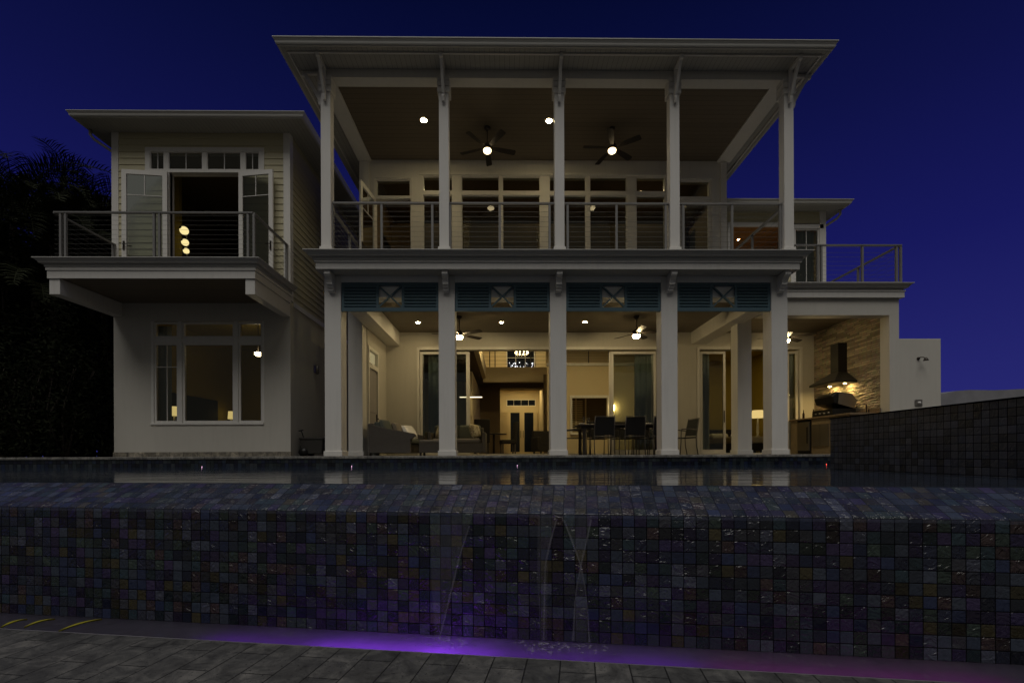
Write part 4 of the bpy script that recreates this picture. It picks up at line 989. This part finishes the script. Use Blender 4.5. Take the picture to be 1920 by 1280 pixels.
# ---- porch furniture
def make_chair(label, loc, rz, group='sling chairs around the outdoor dining table'):
    t = thing('dining_chair', label, 'chair', loc, rz, group)      # sitter faces +Y, back toward -Y
    for s in (-1, 1):
        MB().tube([(s * .25, -.27, 0), (s * .25, -.22, .25), (s * .25, -.21, .45), (s * .25, -.26, .72), (s * .24, -.31, .97)], .013, 8).build('leg', 'chair_metal', t, world=False)
        MB().tube([(s * .26, .27, 0), (s * .26, .24, .3), (s * .26, .23, .64), (s * .26, .20, .665)], .013, 8).build('leg', 'chair_metal', t, world=False)
        MB().tube([(s * .26, .22, .665), (s * .265, 0, .67), (s * .255, -.24, .65)], .016, 8).build('armrest', 'chair_metal', t, world=False)
    m = MB()
    for a, b in (((-.24, .22), (-.24, -.21)),): pass
    m.box(-.24, .24, -.21, .24, .435, .452); m.build('seat', 'black_mesh', t, world=False, bevel=.006)
    m = MB(); zs = [(.50, -.222), (.62, -.242), (.78, -.272), (.94, -.305)]
    for (z0, y0), (z1, y1) in zip(zs, zs[1:]):
        for d_ in (0, .008): m.face([(-.235, y0 + d_, z0), (.235, y0 + d_, z0), (.235, y1 + d_, z1), (-.235, y1 + d_, z1)], smooth=True)
    m.build('backrest', 'black_mesh', t, world=False)
    m = MB(); m.tube([(-.25, -.215, .47), (.25, -.215, .47)], .011, 8); m.tube([(-.24, -.308, .955), (.24, -.308, .955)], .011, 8); m.build('cross_rail', 'chair_metal', t, world=False)
    return t
ch = make_chair('black sling chair at the near side of the dining table, beside the left table leg', (X(1131, 11.85), 11.92, 0), 0)
dup(ch, (X(1187, 11.85), 11.92, 0), R(2), 'black sling chair at the middle of the near side of the dining table')
dup(ch, (X(1241, 11.85), 11.94, 0), R(-2), 'black sling chair at the near side of the dining table, half behind the fourth column')
dup(ch, (X(1290, 12.45) - .12, 12.45, 0), R(90 + 12), 'black sling chair in profile at the right end of the dining table')
dup(ch, (1.78, 12.40, 0), R(-90), 'black sling chair at the left end of the dining table beside the middle column')
dup(ch, (2.55, 13.12, 0), R(180), 'black sling chair on the far side of the dining table, leftmost there'); dup(ch, (3.25, 13.12, 0), R(180), 'black sling chair on the far side of the dining table, centre of three'); dup(ch, (3.85, 13.12, 0), R(180), 'black sling chair on the far side of the dining table, nearest the fourth column')
tb = thing('dining_table', 'long dark outdoor dining table set for a meal', 'table', (3.05, 12.5, 0))
MB().box(-1.2, 1.25, -.45, .45, .755, .79).build('tabletop', 'table', tb, world=False, bevel=.008); MB().box(-1.1, 1.15, -.38, .38, .69, .754).build('apron', 'table', tb, world=False)
for sx in (-1.02, 1.07):
    for sy in (-.34, .34): MB().box(sx - .04, sx + .04, sy - .04, sy + .04, 0, .69).build('leg', 'table', tb, world=False)
def wine(x, y, label):
    m = MB().lathe((x, y, .79), [(.001, 0), (.034, .002), (.006, .01), (.005, .09), (.03, .11), (.04, .15), (.036, .19), (.03, .22)], 14)
    single('wine_glass', m, 'wineglass', label, 'wine glass', 'wine glasses on the dining table')
for x, y, lab in ((2.06, 12.35, 'tall wine glass at the left end of the dining table'), (2.22, 12.6, 'wine glass behind the first place setting from the left'), (2.62, 12.65, 'wine glass at the far side between the first two near chairs'), (3.30, 12.65, 'wine glass at the far side behind the middle near chair'), (3.48, 12.3, 'wine glass on the near side right of the middle chair')): wine(x, y, lab)
def plate(x, y, label):
    single('bowl', MB().lathe((x, y, .79), [(.001, .002), (.05, .004), (.085, .045), (.08, .046), (.045, .012), (.001, .01)], 18), 'ceramic', label, 'bowl', 'white bowls on the dining table')
for x, y, lab in ((1.98, 12.2, 'white bowl at the left end of the dining table'), (2.72, 12.22, 'white bowl between the two leftmost near chairs'), (3.52, 12.2, 'white bowl between the middle chair and the fourth column'), (3.75, 12.3, 'white bowl nearest the fourth column')): plate(x, y, lab)

# wicker sofa, its end panel toward the pool
sf = thing('wicker_sofa', 'dark wicker sofa with a high sloping end panel', 'sofa', (-2.75, 12.1, 0))
pr = [(-.56, .07), (.42, .07), (.42, .40), (.56, .50), (.50, .55), (.30, .59), (-.20, .68), (-.58, .78), (-.62, .78)]
MB().prism(pr, 'Y', -.62, -.52).build('end_panel', 'wicker', sf, world=False, bevel=.015)
MB().prism(pr, 'Y', .72, .82).build('end_panel', 'wicker', sf, world=False, bevel=.015)
MB().prism([(-.62, .07), (-.46, .07), (-.50, .80), (-.64, .80)], 'Y', -.52, .72).build('back', 'wicker', sf, world=False, bevel=.01)
MB().box(-.46, .40, -.52, .72, .07, .30).build('base', 'wicker', sf, world=False); MB().box(-.46, .44, -.51, .71, .30, .44).build('seat_cushion', 'cushion', sf, world=False, bevel=.04)
MB().prism([(-.46, .44), (-.28, .44), (-.36, .84), (-.50, .84)], 'Y', -.5, .7).build('back_cushion', 'cushion', sf, world=False, bevel=.03)
def pillow(x, y, z, rx_, rz_, mat, label, s=.42):
    m = MB(); n = 10
    for sg in (-1, 1):
        for i in range(n):
            for j in range(n):
                def P(a, b):
                    u_, v_ = a / n * 2 - 1, b / n * 2 - 1; h = .085 * (1 - u_ ** 4) ** .6 * (1 - v_ ** 4) ** .6
                    return (u_ * s / 2 * (1 - .05 * v_ * v_), v_ * s / 2 * (1 - .05 * u_ * u_), sg * h)
                m.face([P(i, j), P(i + 1, j), P(i + 1, j + 1), P(i, j + 1)], smooth=True)
    o = m.build('pillow', mat, world=False); o.rotation_euler = (rx_, 0, rz_); o.location = (x, y, z); tag(o, label, 'pillow', 'scatter pillows on the porch seats'); return o
def pattern():
    t = NT('printed_cushion'); co = t.coord(); n = t.noise(co, 11, 2, .5, 1.0)
    t.base(t.ramp(n.outputs[0], [(.0, (.42, .38, .26)), (.46, (.48, .43, .30)), (.56, (.16, .10, .04)), (.66, (.44, .40, .24))])); t.p.inputs['Roughness'].default_value = .9; return t.m
M['print'] = pattern()
pillow(-3.0, 11.75, .70, R(75), R(70), 'cushion', 'grey pillow leaning on the back of the wicker sofa'); pillow(-2.78, 12.1, .66, R(70), R(75), 'taupe', 'taupe pillow beside the grey one on the wicker sofa'); pillow(-2.52, 12.3, .62, R(55), R(60), 'ceramic', 'pale pillow on the wicker sofa seat')
ot = thing('wicker_ottoman', 'low wicker ottoman with a flat cushion between the two sofas', 'ottoman', (-1.78, 11.95, 0))
MB().box(-.38, .30, -.3, .3, .08, .32).build('base', 'wicker', ot, world=False, bevel=.012); MB().box(-.38, .30, -.3, .3, .32, .40).build('cushion', 'taupe', ot, world=False, bevel=.03)
for sx in (-.34, .26):
    for sy in (-.26, .26): MB().box(sx - .025, sx + .025, sy - .025, sy + .025, 0, .08).build('foot', 'bronze', ot, world=False)
lv = thing('wicker_loveseat', 'wicker loveseat with grey green cushions behind the second column', 'loveseat', (-1.25, 12.85, 0))
MB().box(-.75, .62, -.36, .36, .08, .33).build('base', 'wicker', lv, world=False, bevel=.012); MB().box(-.70, .56, -.36, .30, .33, .46).build('seat_cushion', 'taupe', lv, world=False, bevel=.04)
MB().box(-.75, .62, .30, .42, .08, .78).build('back', 'wicker', lv, world=False, bevel=.015); MB().box(-.72, -.08, .14, .30, .46, .84).build('back_cushion', 'cushion', lv, world=False, bevel=.05); MB().box(-.06, .55, .14, .30, .46, .84).build('back_cushion', 'cushion', lv, world=False, bevel=.05)
for x0 in (-.83, .62): MB().box(x0, x0 + .09, -.38, .42, .08, .62).build('arm', 'wicker', lv, world=False, bevel=.015)
pillow(-1.78, 12.78, .64, R(72), R(-62), 'print', 'yellow printed pillow at the ottoman end of the loveseat', .40); pillow(-.84, 12.75, .66, R(72), R(58), 'print', 'yellow printed pillow at the great room end of the loveseat', .40)
st = thing('side_table', 'small pale side table behind the end of the wicker sofa', 'side table', (X(703, 12.3), 12.35, 0))
MB().lathe((0, 0, 0), [(.001, 0), (.12, 0), (.10, .03), (.10, .25), (.001, .25)], 16).build('pedestal', 'ceramic', st, world=False); MB().lathe((0, 0, .25), [(.001, 0), (.16, 0), (.16, .03), (.001, .03)], 18).build('tabletop', 'ceramic', st, world=False)

# ---- outdoor kitchen
ct = thing('kitchen_counter', 'stone outdoor kitchen counter along the stacked stone wall', 'counter', (8.78, 12.5, 0))
MB().box(8.42, 9.138, 11.36, 12.83, 0, .96).box(8.42, 9.138, 13.46, 13.78, 0, .96).build('base', 'counterstone', ct); MB().box(8.38, 9.138, 11.32, 13.79, .96, 1.01).build('worktop', 'granite', ct, bevel=.008)
MB().box(8.395, 8.42, 12.12, 12.44, .22, .80).build('door', 'steel', ct); MB().box(8.395, 8.42, 12.46, 12.78, .22, .80).build('door', 'steel', ct)
MB().box(9.10, 9.138, 11.32, 13.79, 1.01, 1.12).build('backsplash', 'granite', ct)
fg = thing('mini_fridge', 'steel front mini fridge with a dark frame under the counter', 'fridge', (8.75, 13.15, 0))
MB().box(8.42, 9.1, 12.86, 13.44, .03, .94).build('body', 'black', fg); MB().box(8.385, 8.42, 12.89, 13.41, .10, .90).build('door', 'steel', fg, bevel=.008); MB().bar((8.36, 12.93, .3), (8.36, 12.93, .75), .02).build('handle', 'darksteel', fg)
hd = thing('range_hood', 'steel chimney range hood with two lit lamps on the stone wall', 'range hood', (8.9, 12.6, 1.9))
MB().box(8.9, 9.138, 12.45, 12.75, 2.20, 2.98).build('chimney', 'darksteel', hd)
m = MB(); a = [(8.55, 12.08, 1.92), (9.137, 12.08, 1.92), (9.137, 13.12, 1.92), (8.55, 13.12, 1.92)]; b = [(8.9, 12.45, 2.20), (9.137, 12.45, 2.20), (9.137, 12.75, 2.20), (8.9, 12.75, 2.20)]; a2 = [(p[0], p[1], 1.87) for p in a]
for i in range(4): j = (i + 1) % 4; m.face([a[i], a[j], b[j], b[i]]); m.face([a2[i], a2[j], a[j], a[i]])
m.face(a2); m.build('canopy', 'darksteel', hd)
for y in (12.32, 12.9):
    k = MB(); k.face([(8.98 + .035 * math.cos(q * R(30)), y + .035 * math.sin(q * R(30)), 1.866) for q in range(12)]); k.build('lamp', 'hoodglow', hd)
gr = thing('grill', 'black lidded gas grill open on the kitchen counter', 'grill', (8.75, 12.6, 1.01))
MB().prism([(8.44, 1.01), (9.05, 1.01), (9.05, 1.18), (8.44, 1.18)], 'Y', 12.02, 12.82).build('body', 'black', gr) 
m = MB(); m.prism([(8.52, 1.33), (8.60, 1.30), (9.03, 1.17), (9.10, 1.40), (8.98, 1.57), (8.62, 1.62), (8.46, 1.50)], 'Y', 12.06, 12.78); m.build('lid', 'black', gr, bevel=.015)
m = MB(); m.prism([(8.60, 1.31), (9.03, 1.18), (9.095, 1.40), (8.97, 1.555), (8.63, 1.60)], 'Y', 12.035, 12.058); m.prism([(8.60, 1.31), (9.03, 1.18), (9.095, 1.40), (8.97, 1.555), (8.63, 1.60)], 'Y', 12.782, 12.80); m.build('lid_end', 'steel', gr)
m = MB(); m.bar((8.44, 12.12, 1.56), (8.44, 12.72, 1.56), .028); m.bar((8.44, 12.16, 1.56), (8.49, 12.16, 1.55), .02); m.bar((8.44, 12.68, 1.56), (8.49, 12.68, 1.55), .02); m.build('handle', 'steel', gr)
for y in (12.15, 12.32, 12.49, 12.66): MB().lathe((8.44, y, 1.08), [(.02, 0), (.02, -.03), (.001, -.03)], 10, 'X').build('knob', 'steel', gr)
def bottle(x, y, label): single('beer_bottle', MB().lathe((x, y, 1.01), [(.001, 0), (.03, .002), (.03, .13), (.012, .19), (.012, .25), (.001, .25)], 12), 'bottle', label, 'bottle', 'brown bottles on the counter')
bottle(8.5, 13.3, 'brown bottle standing above the mini fridge'); bottle(8.62, 13.05, 'brown bottle beside the grill on the counter')
fc = thing('sink_faucet', 'dark gooseneck faucet at the near end of the kitchen counter', 'faucet', (9.0, 11.6, 1.01))
MB().tube([(0, 0, 0), (0, 0, .22), (-.05, .01, .235), (-.22, .02, .20), (-.24, .02, .16)], .012, 8).build('spout', 'bronze', fc, world=False); MB().lathe((0, 0, 0), [(.001, 0), (.03, 0), (.03, .02), (.012, .03)], 12).build('flange', 'bronze', fc, world=False); MB().bar((-.0, -.07, .0), (0, -.07, .1), .018).build('lever', 'bronze', fc, world=False)

M['roomglow'] = emit('upper_room_downlight_glow', (1.0, .78, .42), 240)
for u, v, lab in ((1012, 360, 'small recessed light inside the upper room behind the middle column'), (1202, 360, 'small recessed light inside the upper room left of the fourth column'), (830, 360, 'small recessed light inside the upper room behind the second column')): downlight(*ceil_xy(u, v, 7.8), lab, 'roomglow', .06)
downlight(7.3, 14.6, 6.718, 'added fill lamp in the wood panelled room above the outdoor kitchen', 'hallglow', .03)  # lamp added to give the wood room its warm light
# ---- things seen inside
lp = thing('globe_lamp', 'floor lamp of three stacked lit globes in the dark upper bedroom', 'floor lamp', (X(348, 12.9), 12.9, ZB))
zc = 0
for k, (u, v, r_) in enumerate(((347, 430, .108), (348.6, 452, .09), (350.6, 468, .075))):
    MB().sphere((X(u, 12.9), 12.9, Z(v, 12.9, u)), r_, 14).build('globe', 'globe', lp)
    MB().sphere((X(u, 12.9) - r_ * .36, 12.9 - r_ * .72, Z(v, 12.9, u) + r_ * .38), r_ * .36, 10).build('aperture', 'bronze', lp)
MB().tube([(X(350, 12.9), 12.98, ZB), (X(348, 12.9), 12.98, Z(424, 12.9, 348))], .02, 8).build('pole', 'black', lp); MB().lathe((X(350, 12.9), 12.95, ZB), [(.001, 0), (.18, 0), (.16, .03), (.001, .03)], 16).build('base', 'black', lp)
def table_lamp(u, v, Y, w, h, zbase, label):
    x, z = X(u, Y), Z(v, Y, u); t = thing('table_lamp', label, 'lamp', (x, Y, zbase))
    MB().lathe((x, Y, z - h / 2), [(w * .5, 0), (w * .42, h)], 18).build('lamp_shade', 'shade', t); MB().lathe((x, Y, zbase), [(.001, 0), (.08, 0), (.03, .05), (.05, .15), (.02, max(.2, z - h / 2 - zbase))], 14).build('base', 'ceramic', t)
def nightstand(x, y, label, w=.5):
    t = thing('nightstand', label, 'nightstand', (x, y, .02)); MB().box(-w / 2, w / 2, -.22, .22, .1, .56).build('cabinet', 'table', t, world=False)
    MB().box(-w / 2 - .02, w / 2 + .02, -.24, .24, .56, .6).build('top', 'table', t, world=False)
    for sx in (-1, 1): MB().box(sx * (w / 2 - .05) - .02, sx * (w / 2 - .05) + .02, -.2, .2, 0, .1).build('leg', 'table', t, world=False)
nightstand(-9.45, 13.4, 'dark nightstand under the lamp nearer the window in the ground floor bedroom'); nightstand(-9.45, 16.2, 'dark nightstand beyond the bed in the ground floor bedroom')
table_lamp(327, 768, 13.4, .24, .26, .62, 'lit lamp between curtain and headboard in the ground floor bedroom'); table_lamp(434, 776, 16.2, .22, .26, .62, 'small lit lamp at the far end of the dark headboard')
def bed(label, x, y, w, l, rz=0, hb=1.5):
    t = thing('bed', label, 'bed', (x, y, .02), rz); MB().box(-w / 2, w / 2, -l, 0, .1, .34).build('bed_frame', 'headboard', t, world=False); MB().box(-w / 2 + .03, w / 2 - .03, -l + .03, -.03, .34, .58).build('mattress', 'linen', t, world=False, bevel=.05)
    MB().box(-w / 2 - .05, w / 2 + .05, 0, .08, 0, hb).build('headboard', 'headboard', t, world=False, bevel=.02)
    for s in (-.4, .4): MB().box(s - .3, s + .3, -.42, -.1, .58, .74).build('bed_pillow', 'ceramic', t, world=False, bevel=.06)
bed('bed with a tall dark headboard in the ground floor bedroom of the left wing', -9.70, 14.85, 2.1, 2.0, R(90), 1.85)
bed('pale bed beside a glowing lamp in the right bedroom', 8.2, 17.4, 1.4, 2.0, 0, .9)
nightstand(X(1421, 16.2), 16.2, 'nightstand carrying a glowing lamp in the right bedroom'); table_lamp(1421, 778, 16.2, .42, .26, .62, 'wide glowing lamp on the nightstand in the right bedroom')
# ceiling lamp in the ground floor bedroom
cl = thing('bedroom_ceiling_lamp', 'lit ceiling lamp at the top of the right pane of the ground floor bedroom window', 'ceiling light', (X(485, 13.6), 13.6, 3.88))
MB().tube([(0, 0, 0), (0, 0, -(3.88 - Z(655, 13.6, 485)))], .012, 8).build('rod', 'bronze', cl, world=False); MB().lathe((0, 0, Z(662, 13.6, 485) - 3.88), [(.001, .07), (.09, .05), (.10, 0), (.06, -.05), (.001, -.06)], 16).build('bowl', emit('bedroom_lamp_glow', (1, .76, .42), 18), cl, world=False)
# great room
def high_chair(label, loc, rz):
    t = thing('upholstered_chair', label, 'chair', loc, rz, 'high backed chairs in the great room'); MB().box(-.26, .26, -.28, .26, .38, .52).build('seat', 'darkfab', t, world=False, bevel=.03); MB().prism([(-.28, .40), (-.19, .40), (-.26, 1.16), (-.36, 1.16)], 'X', -.26, .26).build('backrest', 'darkfab', t, world=False, bevel=.02)
    for sx in (-.21, .21):
        for sy in (-.23, .21): MB().box(sx - .025, sx + .025, sy - .025, sy + .025, 0, .38).build('leg', 'table', t, world=False)
    return t
hc = high_chair('dark high backed chair turned from the porch just inside the great room', (X(902, 15.6), 15.8, .03), R(8)); dup(hc, (X(952, 16.6), 16.8, .03), R(100), 'dark high backed chair seen side on before the entry doors')
gt = thing('round_table', 'small dark round table between the two high backed chairs', 'table', (X(926, 16.8), 16.9, .03)); MB().lathe((0, 0, .72), [(.001, 0), (.45, 0), (.45, .03), (.001, .03)], 24).build('tabletop', 'table', gt, world=False); MB().tube([(0, 0, .03), (0, 0, .72)], .04, 10).build('pedestal', 'table', gt, world=False); MB().lathe((0, 0, 0), [(.001, 0), (.25, 0), (.22, .03), (.001, .04)], 18).build('base', 'table', gt, world=False)
ac = thing('armchair', 'dark armchair beside the middle column inside the great room', 'armchair', (X(1022, 17), 17.0, .03), R(200)); MB().box(-.36, .36, -.34, .34, .1, .42).build('seat', 'darkfab', ac, world=False, bevel=.03); MB().box(-.36, .36, -.40, -.26, .1, .86).build('backrest', 'darkfab', ac, world=False, bevel=.04)
for s in (-1, 1): MB().box(s * .36 - .07, s * .36 + .07, -.34, .34, .1, .62).build('armrest', 'darkfab', ac, world=False, bevel=.04)
for sx in (-.3, .3):
    for sy in (-.3, .3): MB().box(sx - .03, sx + .03, sy - .03, sy + .03, 0, .1).build('leg', 'table', ac, world=False)
pn = thing('linear_pendant', 'slim glowing linear pendant lamp in the great room kitchen', 'pendant lamp', (X(885, 16.4), 16.4, 3.1)); zp = Z(744, 16.4, 885) - 3.1
MB().box(-.42, .36, -.02, .02, zp - .012, zp + .012).build('light_bar', 'pendglow', pn, world=False)
MB().box(-.42, .36, -.025, .025, zp + .013, zp + .035).build('housing', 'bronze', pn, world=False)
for s in (-.3, .28): MB().tube([(s, 0, 0), (s, 0, zp + .03)], .004, 6).build('cord', 'bronze', pn, world=False)
cd = thing('chandelier', 'glowing crystal chandelier above the mezzanine', 'chandelier', (X(979, 21), 21, 6.79)); zc = Z(664, 21, 979) - 6.79
MB().tube([(0, 0, 0), (0, 0, zc)], .012, 8).build('rod', 'bronze', cd, world=False); MB().lathe((0, 0, zc), [(.30, -.02), (.31, 0), (.30, .02), (.29, 0)], 22).build('ring', 'bronze', cd, world=False)
for k in range(10): MB().lathe((.28 * math.cos(k * R(36)), .28 * math.sin(k * R(36)), zc + .02), [(.001, 0), (.025, .02), (.02, .06), (.001, .11)], 8).build('bulb', 'sparkle', cd, world=False)
for k in range(10): MB().lathe((.2 * math.cos(k * R(36) + .3), .2 * math.sin(k * R(36) + .3), zc - .02), [(.001, 0), (.02, -.03), (.001, -.12)], 6).build('crystal', 'wineglass', cd, world=False)
ws_ = thing('wall_sconce', 'lit slim sconce on the wall beside the shuttered opening in the great room', 'sconce', (rx(1143) + .14, 17.46, 1.75)); MB().box(-.03, .03, 0, .04, -.08, .08).build('backplate', 'bronze', ws_, world=False); MB().lathe((0, -.05, 0), [(.03, -.1), (.04, .1)], 12).build('lamp_shade', emit('sconce_glow', (1, .76, .3), 45), ws_, world=False)

# ------------------------------------------------------------------ trees on the left
def palm(label, x, y, h, nf, L, seed, lean=(0, 0)):
    r_ = random.Random(seed); t = thing('palm_tree', label, 'palm', (x, y, 0), 0, 'palms left of the house')
    pts = [(lean[0] * f * f, lean[1] * f * f, h * f) for f in (0, .2, .4, .6, .8, 1)]
    MB().tube([(0, 0, -.1)] + pts[1:], [.13, .11, .10, .09, .085, .08], 10).build('trunk', 'bark', t, world=False)
    m = MB(); tx_, ty_, tz_ = pts[-1]
    for k in range(nf):
        az = 2 * math.pi * (k + r_.uniform(-.35, .35)) / nf; el = r_.choice((75, 60, 45, 25, 5)) + r_.uniform(-8, 8); l = L * r_.uniform(.8, 1.1)
        n = 40; pos = Vector((tx_, ty_, tz_)); e_ = R(el); rib = [pos.copy()]; dirs = []
        for i in range(n):
            dr = Vector((math.cos(az) * math.cos(e_), math.sin(az) * math.cos(e_), math.sin(e_))); dirs.append(dr); pos = pos + dr * l / n; rib.append(pos.copy()); e_ -= R((2.75 if el > 30 else 2.0) * (.5 + i / n))
        m.tube(rib[::3] + [rib[-1]], [.02] + [.012] * (len(rib[::3]) - 1) + [.003], 5)
        side0 = Vector((-math.sin(az), math.cos(az), 0))
        for i in range(3, n):
            for s in (-1, 1):
                ll = .62 * math.sin(math.pi * (.12 + .86 * i / n)) ** .7 * r_.uniform(.85, 1.1); d_ = dirs[i]
                up = side0.cross(d_) * (1 if side0.cross(d_).z > 0 else -1)
                v_ = (side0 * s * .72 + d_ * .55 + up * r_.uniform(.25, .55)).normalized(); a = rib[i] + d_ * r_.uniform(0, .05)
                mid = a + v_ * ll * .55; tip = mid + (v_ - Vector((0, 0, r_.uniform(.25, .6)))).normalized() * ll * .45; w = d_.normalized() * .018
                m.face([a - w * .6, a + w * .6, mid + w, mid - w]); m.face([mid - w, mid + w, tip])
    m.build('crown', 'frond', t, world=False)
palm('tall feathery palm with arching fronds at the edge of the picture', X(20, 13.5), 13.6, Z(400, 13.5, 20), 22, 3.3, 1)
palm('feathery palm rising behind the balcony corner', X(128, 15.5), 15.6, Z(410, 15.5, 128), 20, 3.0, 2, (.3, 0))
palm('slim palm close to the wall of the left wing', X(196, 16.5), 16.5, Z(425, 16.5, 196), 19, 2.6, 3)
palm('lower palm before the dark trees', X(60, 12.6), 12.7, Z(560, 12.6, 60), 18, 2.3, 4)
palm('broad drooping palm leaning over the left end of the balcony', X(95, 12.9), 13.0, Z(455, 12.9, 95), 24, 2.7, 6)
palm('broad palm with drooping fronds at the picture edge below the tallest one', X(-20, 12.8), 12.9, Z(520, 12.8, -20), 22, 2.8, 8)
palm('feathery palm touching the balcony rail beside the wall', X(165, 14.2), 14.3, Z(440, 14.2, 165), 22, 2.3, 9)
def tree(label, x, y, h, cr, seed, n=2600):
    r_ = random.Random(seed); t = thing('leafy_tree', label, 'tree', (x, y, 0), 0, 'dark leafy trees left of the house')
    m = MB(); top = Vector((r_.uniform(-.3, .3), 0, h * .55)); m.tube([(0, 0, -.1), top * .5 + Vector((r_.uniform(-.15, .15), 0, 0)), top], [.11, .085, .06], 9)
    cl_ = []
    for k in range(8):
        a, e_ = r_.uniform(0, 6.28), r_.uniform(.1, 1.2); L = r_.uniform(.5, 1.0) * cr
        st_ = top * r_.uniform(.55, 1); en = top + Vector((math.cos(a) * math.cos(e_) * L, math.sin(a) * math.cos(e_) * L, math.sin(e_) * h * .42)); mid = (st_ + en) / 2 + Vector((0, 0, .15)); m.tube([st_, mid, en], [.045, .03, .012], 6); cl_ += [(en, .75), (mid, .55)]
    m.build('trunk', 'bark', t, world=False)
    for k in range(14): cl_.append((Vector((r_.uniform(-cr, cr), r_.uniform(-cr, cr) * .7, r_.uniform(.25, .98) * h)), r_.uniform(.4, .8)))
    m = MB()
    for i in range(n):
        c, s = r_.choice(cl_); v_ = Vector((r_.gauss(0, 1), r_.gauss(0, 1), r_.gauss(0, .8))) * s * .5 ; p = c + v_
        if p.z < .15: continue
        a = Vector((r_.gauss(0, 1), r_.gauss(0, 1), r_.gauss(0, 1))).normalized(); b = a.orthogonal().normalized(); l, w = r_.uniform(.07, .15), r_.uniform(.03, .06)
        m.face([p - a * l * .62, p - b * w * .55, p + a * l * .62, p + b * w * .55])
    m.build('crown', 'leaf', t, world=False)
for i, (u, Y, vt, cr, lab) in enumerate(((-40, 15, 330, 1.8, 'dark leafy tree at the far edge left of the palms'), (60, 17, 345, 1.9, 'dark leafy tree behind the tall palm'), (150, 17.5, 390, 1.6, 'dark leafy tree behind the balcony end'), (210, 18.5, 470, 1.5, 'dark leafy tree closest to the left wing wall'), (95, 14.2, 500, 1.4, 'short dark leafy tree under the palms'), (190, 14.0, 640, 1.0, 'short dark leafy tree below the balcony beam'), (10, 13.0, 480, 1.3, 'short dark leafy tree beside the lowest palm'))):
    tree(lab, X(u, Y), Y, Z(vt, Y, u), cr, 20 + i, 9000 if i < 4 else 6000)
for i, (u, Y, lab) in enumerate(((-30, 11.5, 'dense dark hedge plant at the pool end, first in the row'), (40, 11.6, 'dense dark hedge plant at the pool end under the lowest palm'), (110, 11.7, 'dense dark hedge plant at the pool end below the balcony corner'), (150, 12.2, 'dense dark hedge plant closest to the left wing'))):
    r_ = random.Random(60 + i); t = thing('hedge_plant', lab, 'shrub', (X(u, Y), Y, 0), 0, 'dark shrubs along the pool end'); m = MB()
    for k in range(3000):
        hx = max(-.85, min(.85, r_.gauss(0, .33))); p = Vector((hx, r_.uniform(-.5, .5), r_.uniform(.01, 1) ** .8 * (2.2 + .7 * (i % 3) - 1.9 * abs(hx) + .35 * math.sin(hx * 9 + i)))); a = Vector((r_.gauss(0, 1), r_.gauss(0, 1), r_.gauss(0, 1))).normalized(); b = a.orthogonal().normalized(); l, w = r_.uniform(.06, .14), r_.uniform(.025, .05)
        m.face([p - a * l * .62, p - b * w * .55, p + a * l * .62, p + b * w * .55])
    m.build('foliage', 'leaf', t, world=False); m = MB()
    for k in range(5): m.tube([(r_.uniform(-.3, .3), 0, -.05), (r_.uniform(-.4, .4), r_.uniform(-.2, .2), 1.1), (r_.uniform(-.6, .6), r_.uniform(-.3, .3), 2.2)], [.03, .02, .008], 6)
    m.build('stem', 'bark', t, world=False)

# far wood beyond the garden, one dark mass
r_ = random.Random(91); m = MB()
for k in range(17000):
    x = r_.uniform(-34, -11.0); p = Vector((x, r_.uniform(20, 25), r_.random() ** .8 * (9.6 + 1.5 * math.sin(x * .9) + 1.0 * math.sin(x * 2.3 + 1)))); a = Vector((r_.gauss(0, 1), r_.gauss(0, 1), r_.gauss(0, 1))).normalized(); b = a.orthogonal().normalized(); l, w = r_.uniform(.2, .42), r_.uniform(.1, .22)
    m.face([p - a * l, p - b * w, p + a * l, p + b * w])
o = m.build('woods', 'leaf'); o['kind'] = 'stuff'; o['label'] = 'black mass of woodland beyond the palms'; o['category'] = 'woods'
# glowing specks added for bright leaves seen through the mezzanine window
r_ = random.Random(5); m = MB()
for k in range(110): m.sphere((r_.uniform(wx0 + .1, wx1 - .1), 23.86, r_.uniform(3.75, 4.7)), r_.uniform(.008, .032), 5)
single('leaf_sparkles', m, emit('leaf_sparkle_glow', (.95, .95, 1.0), 1.6), 'white glowing specks standing in for bright leaves in the mezzanine window', 'light specks', kind='stuff')
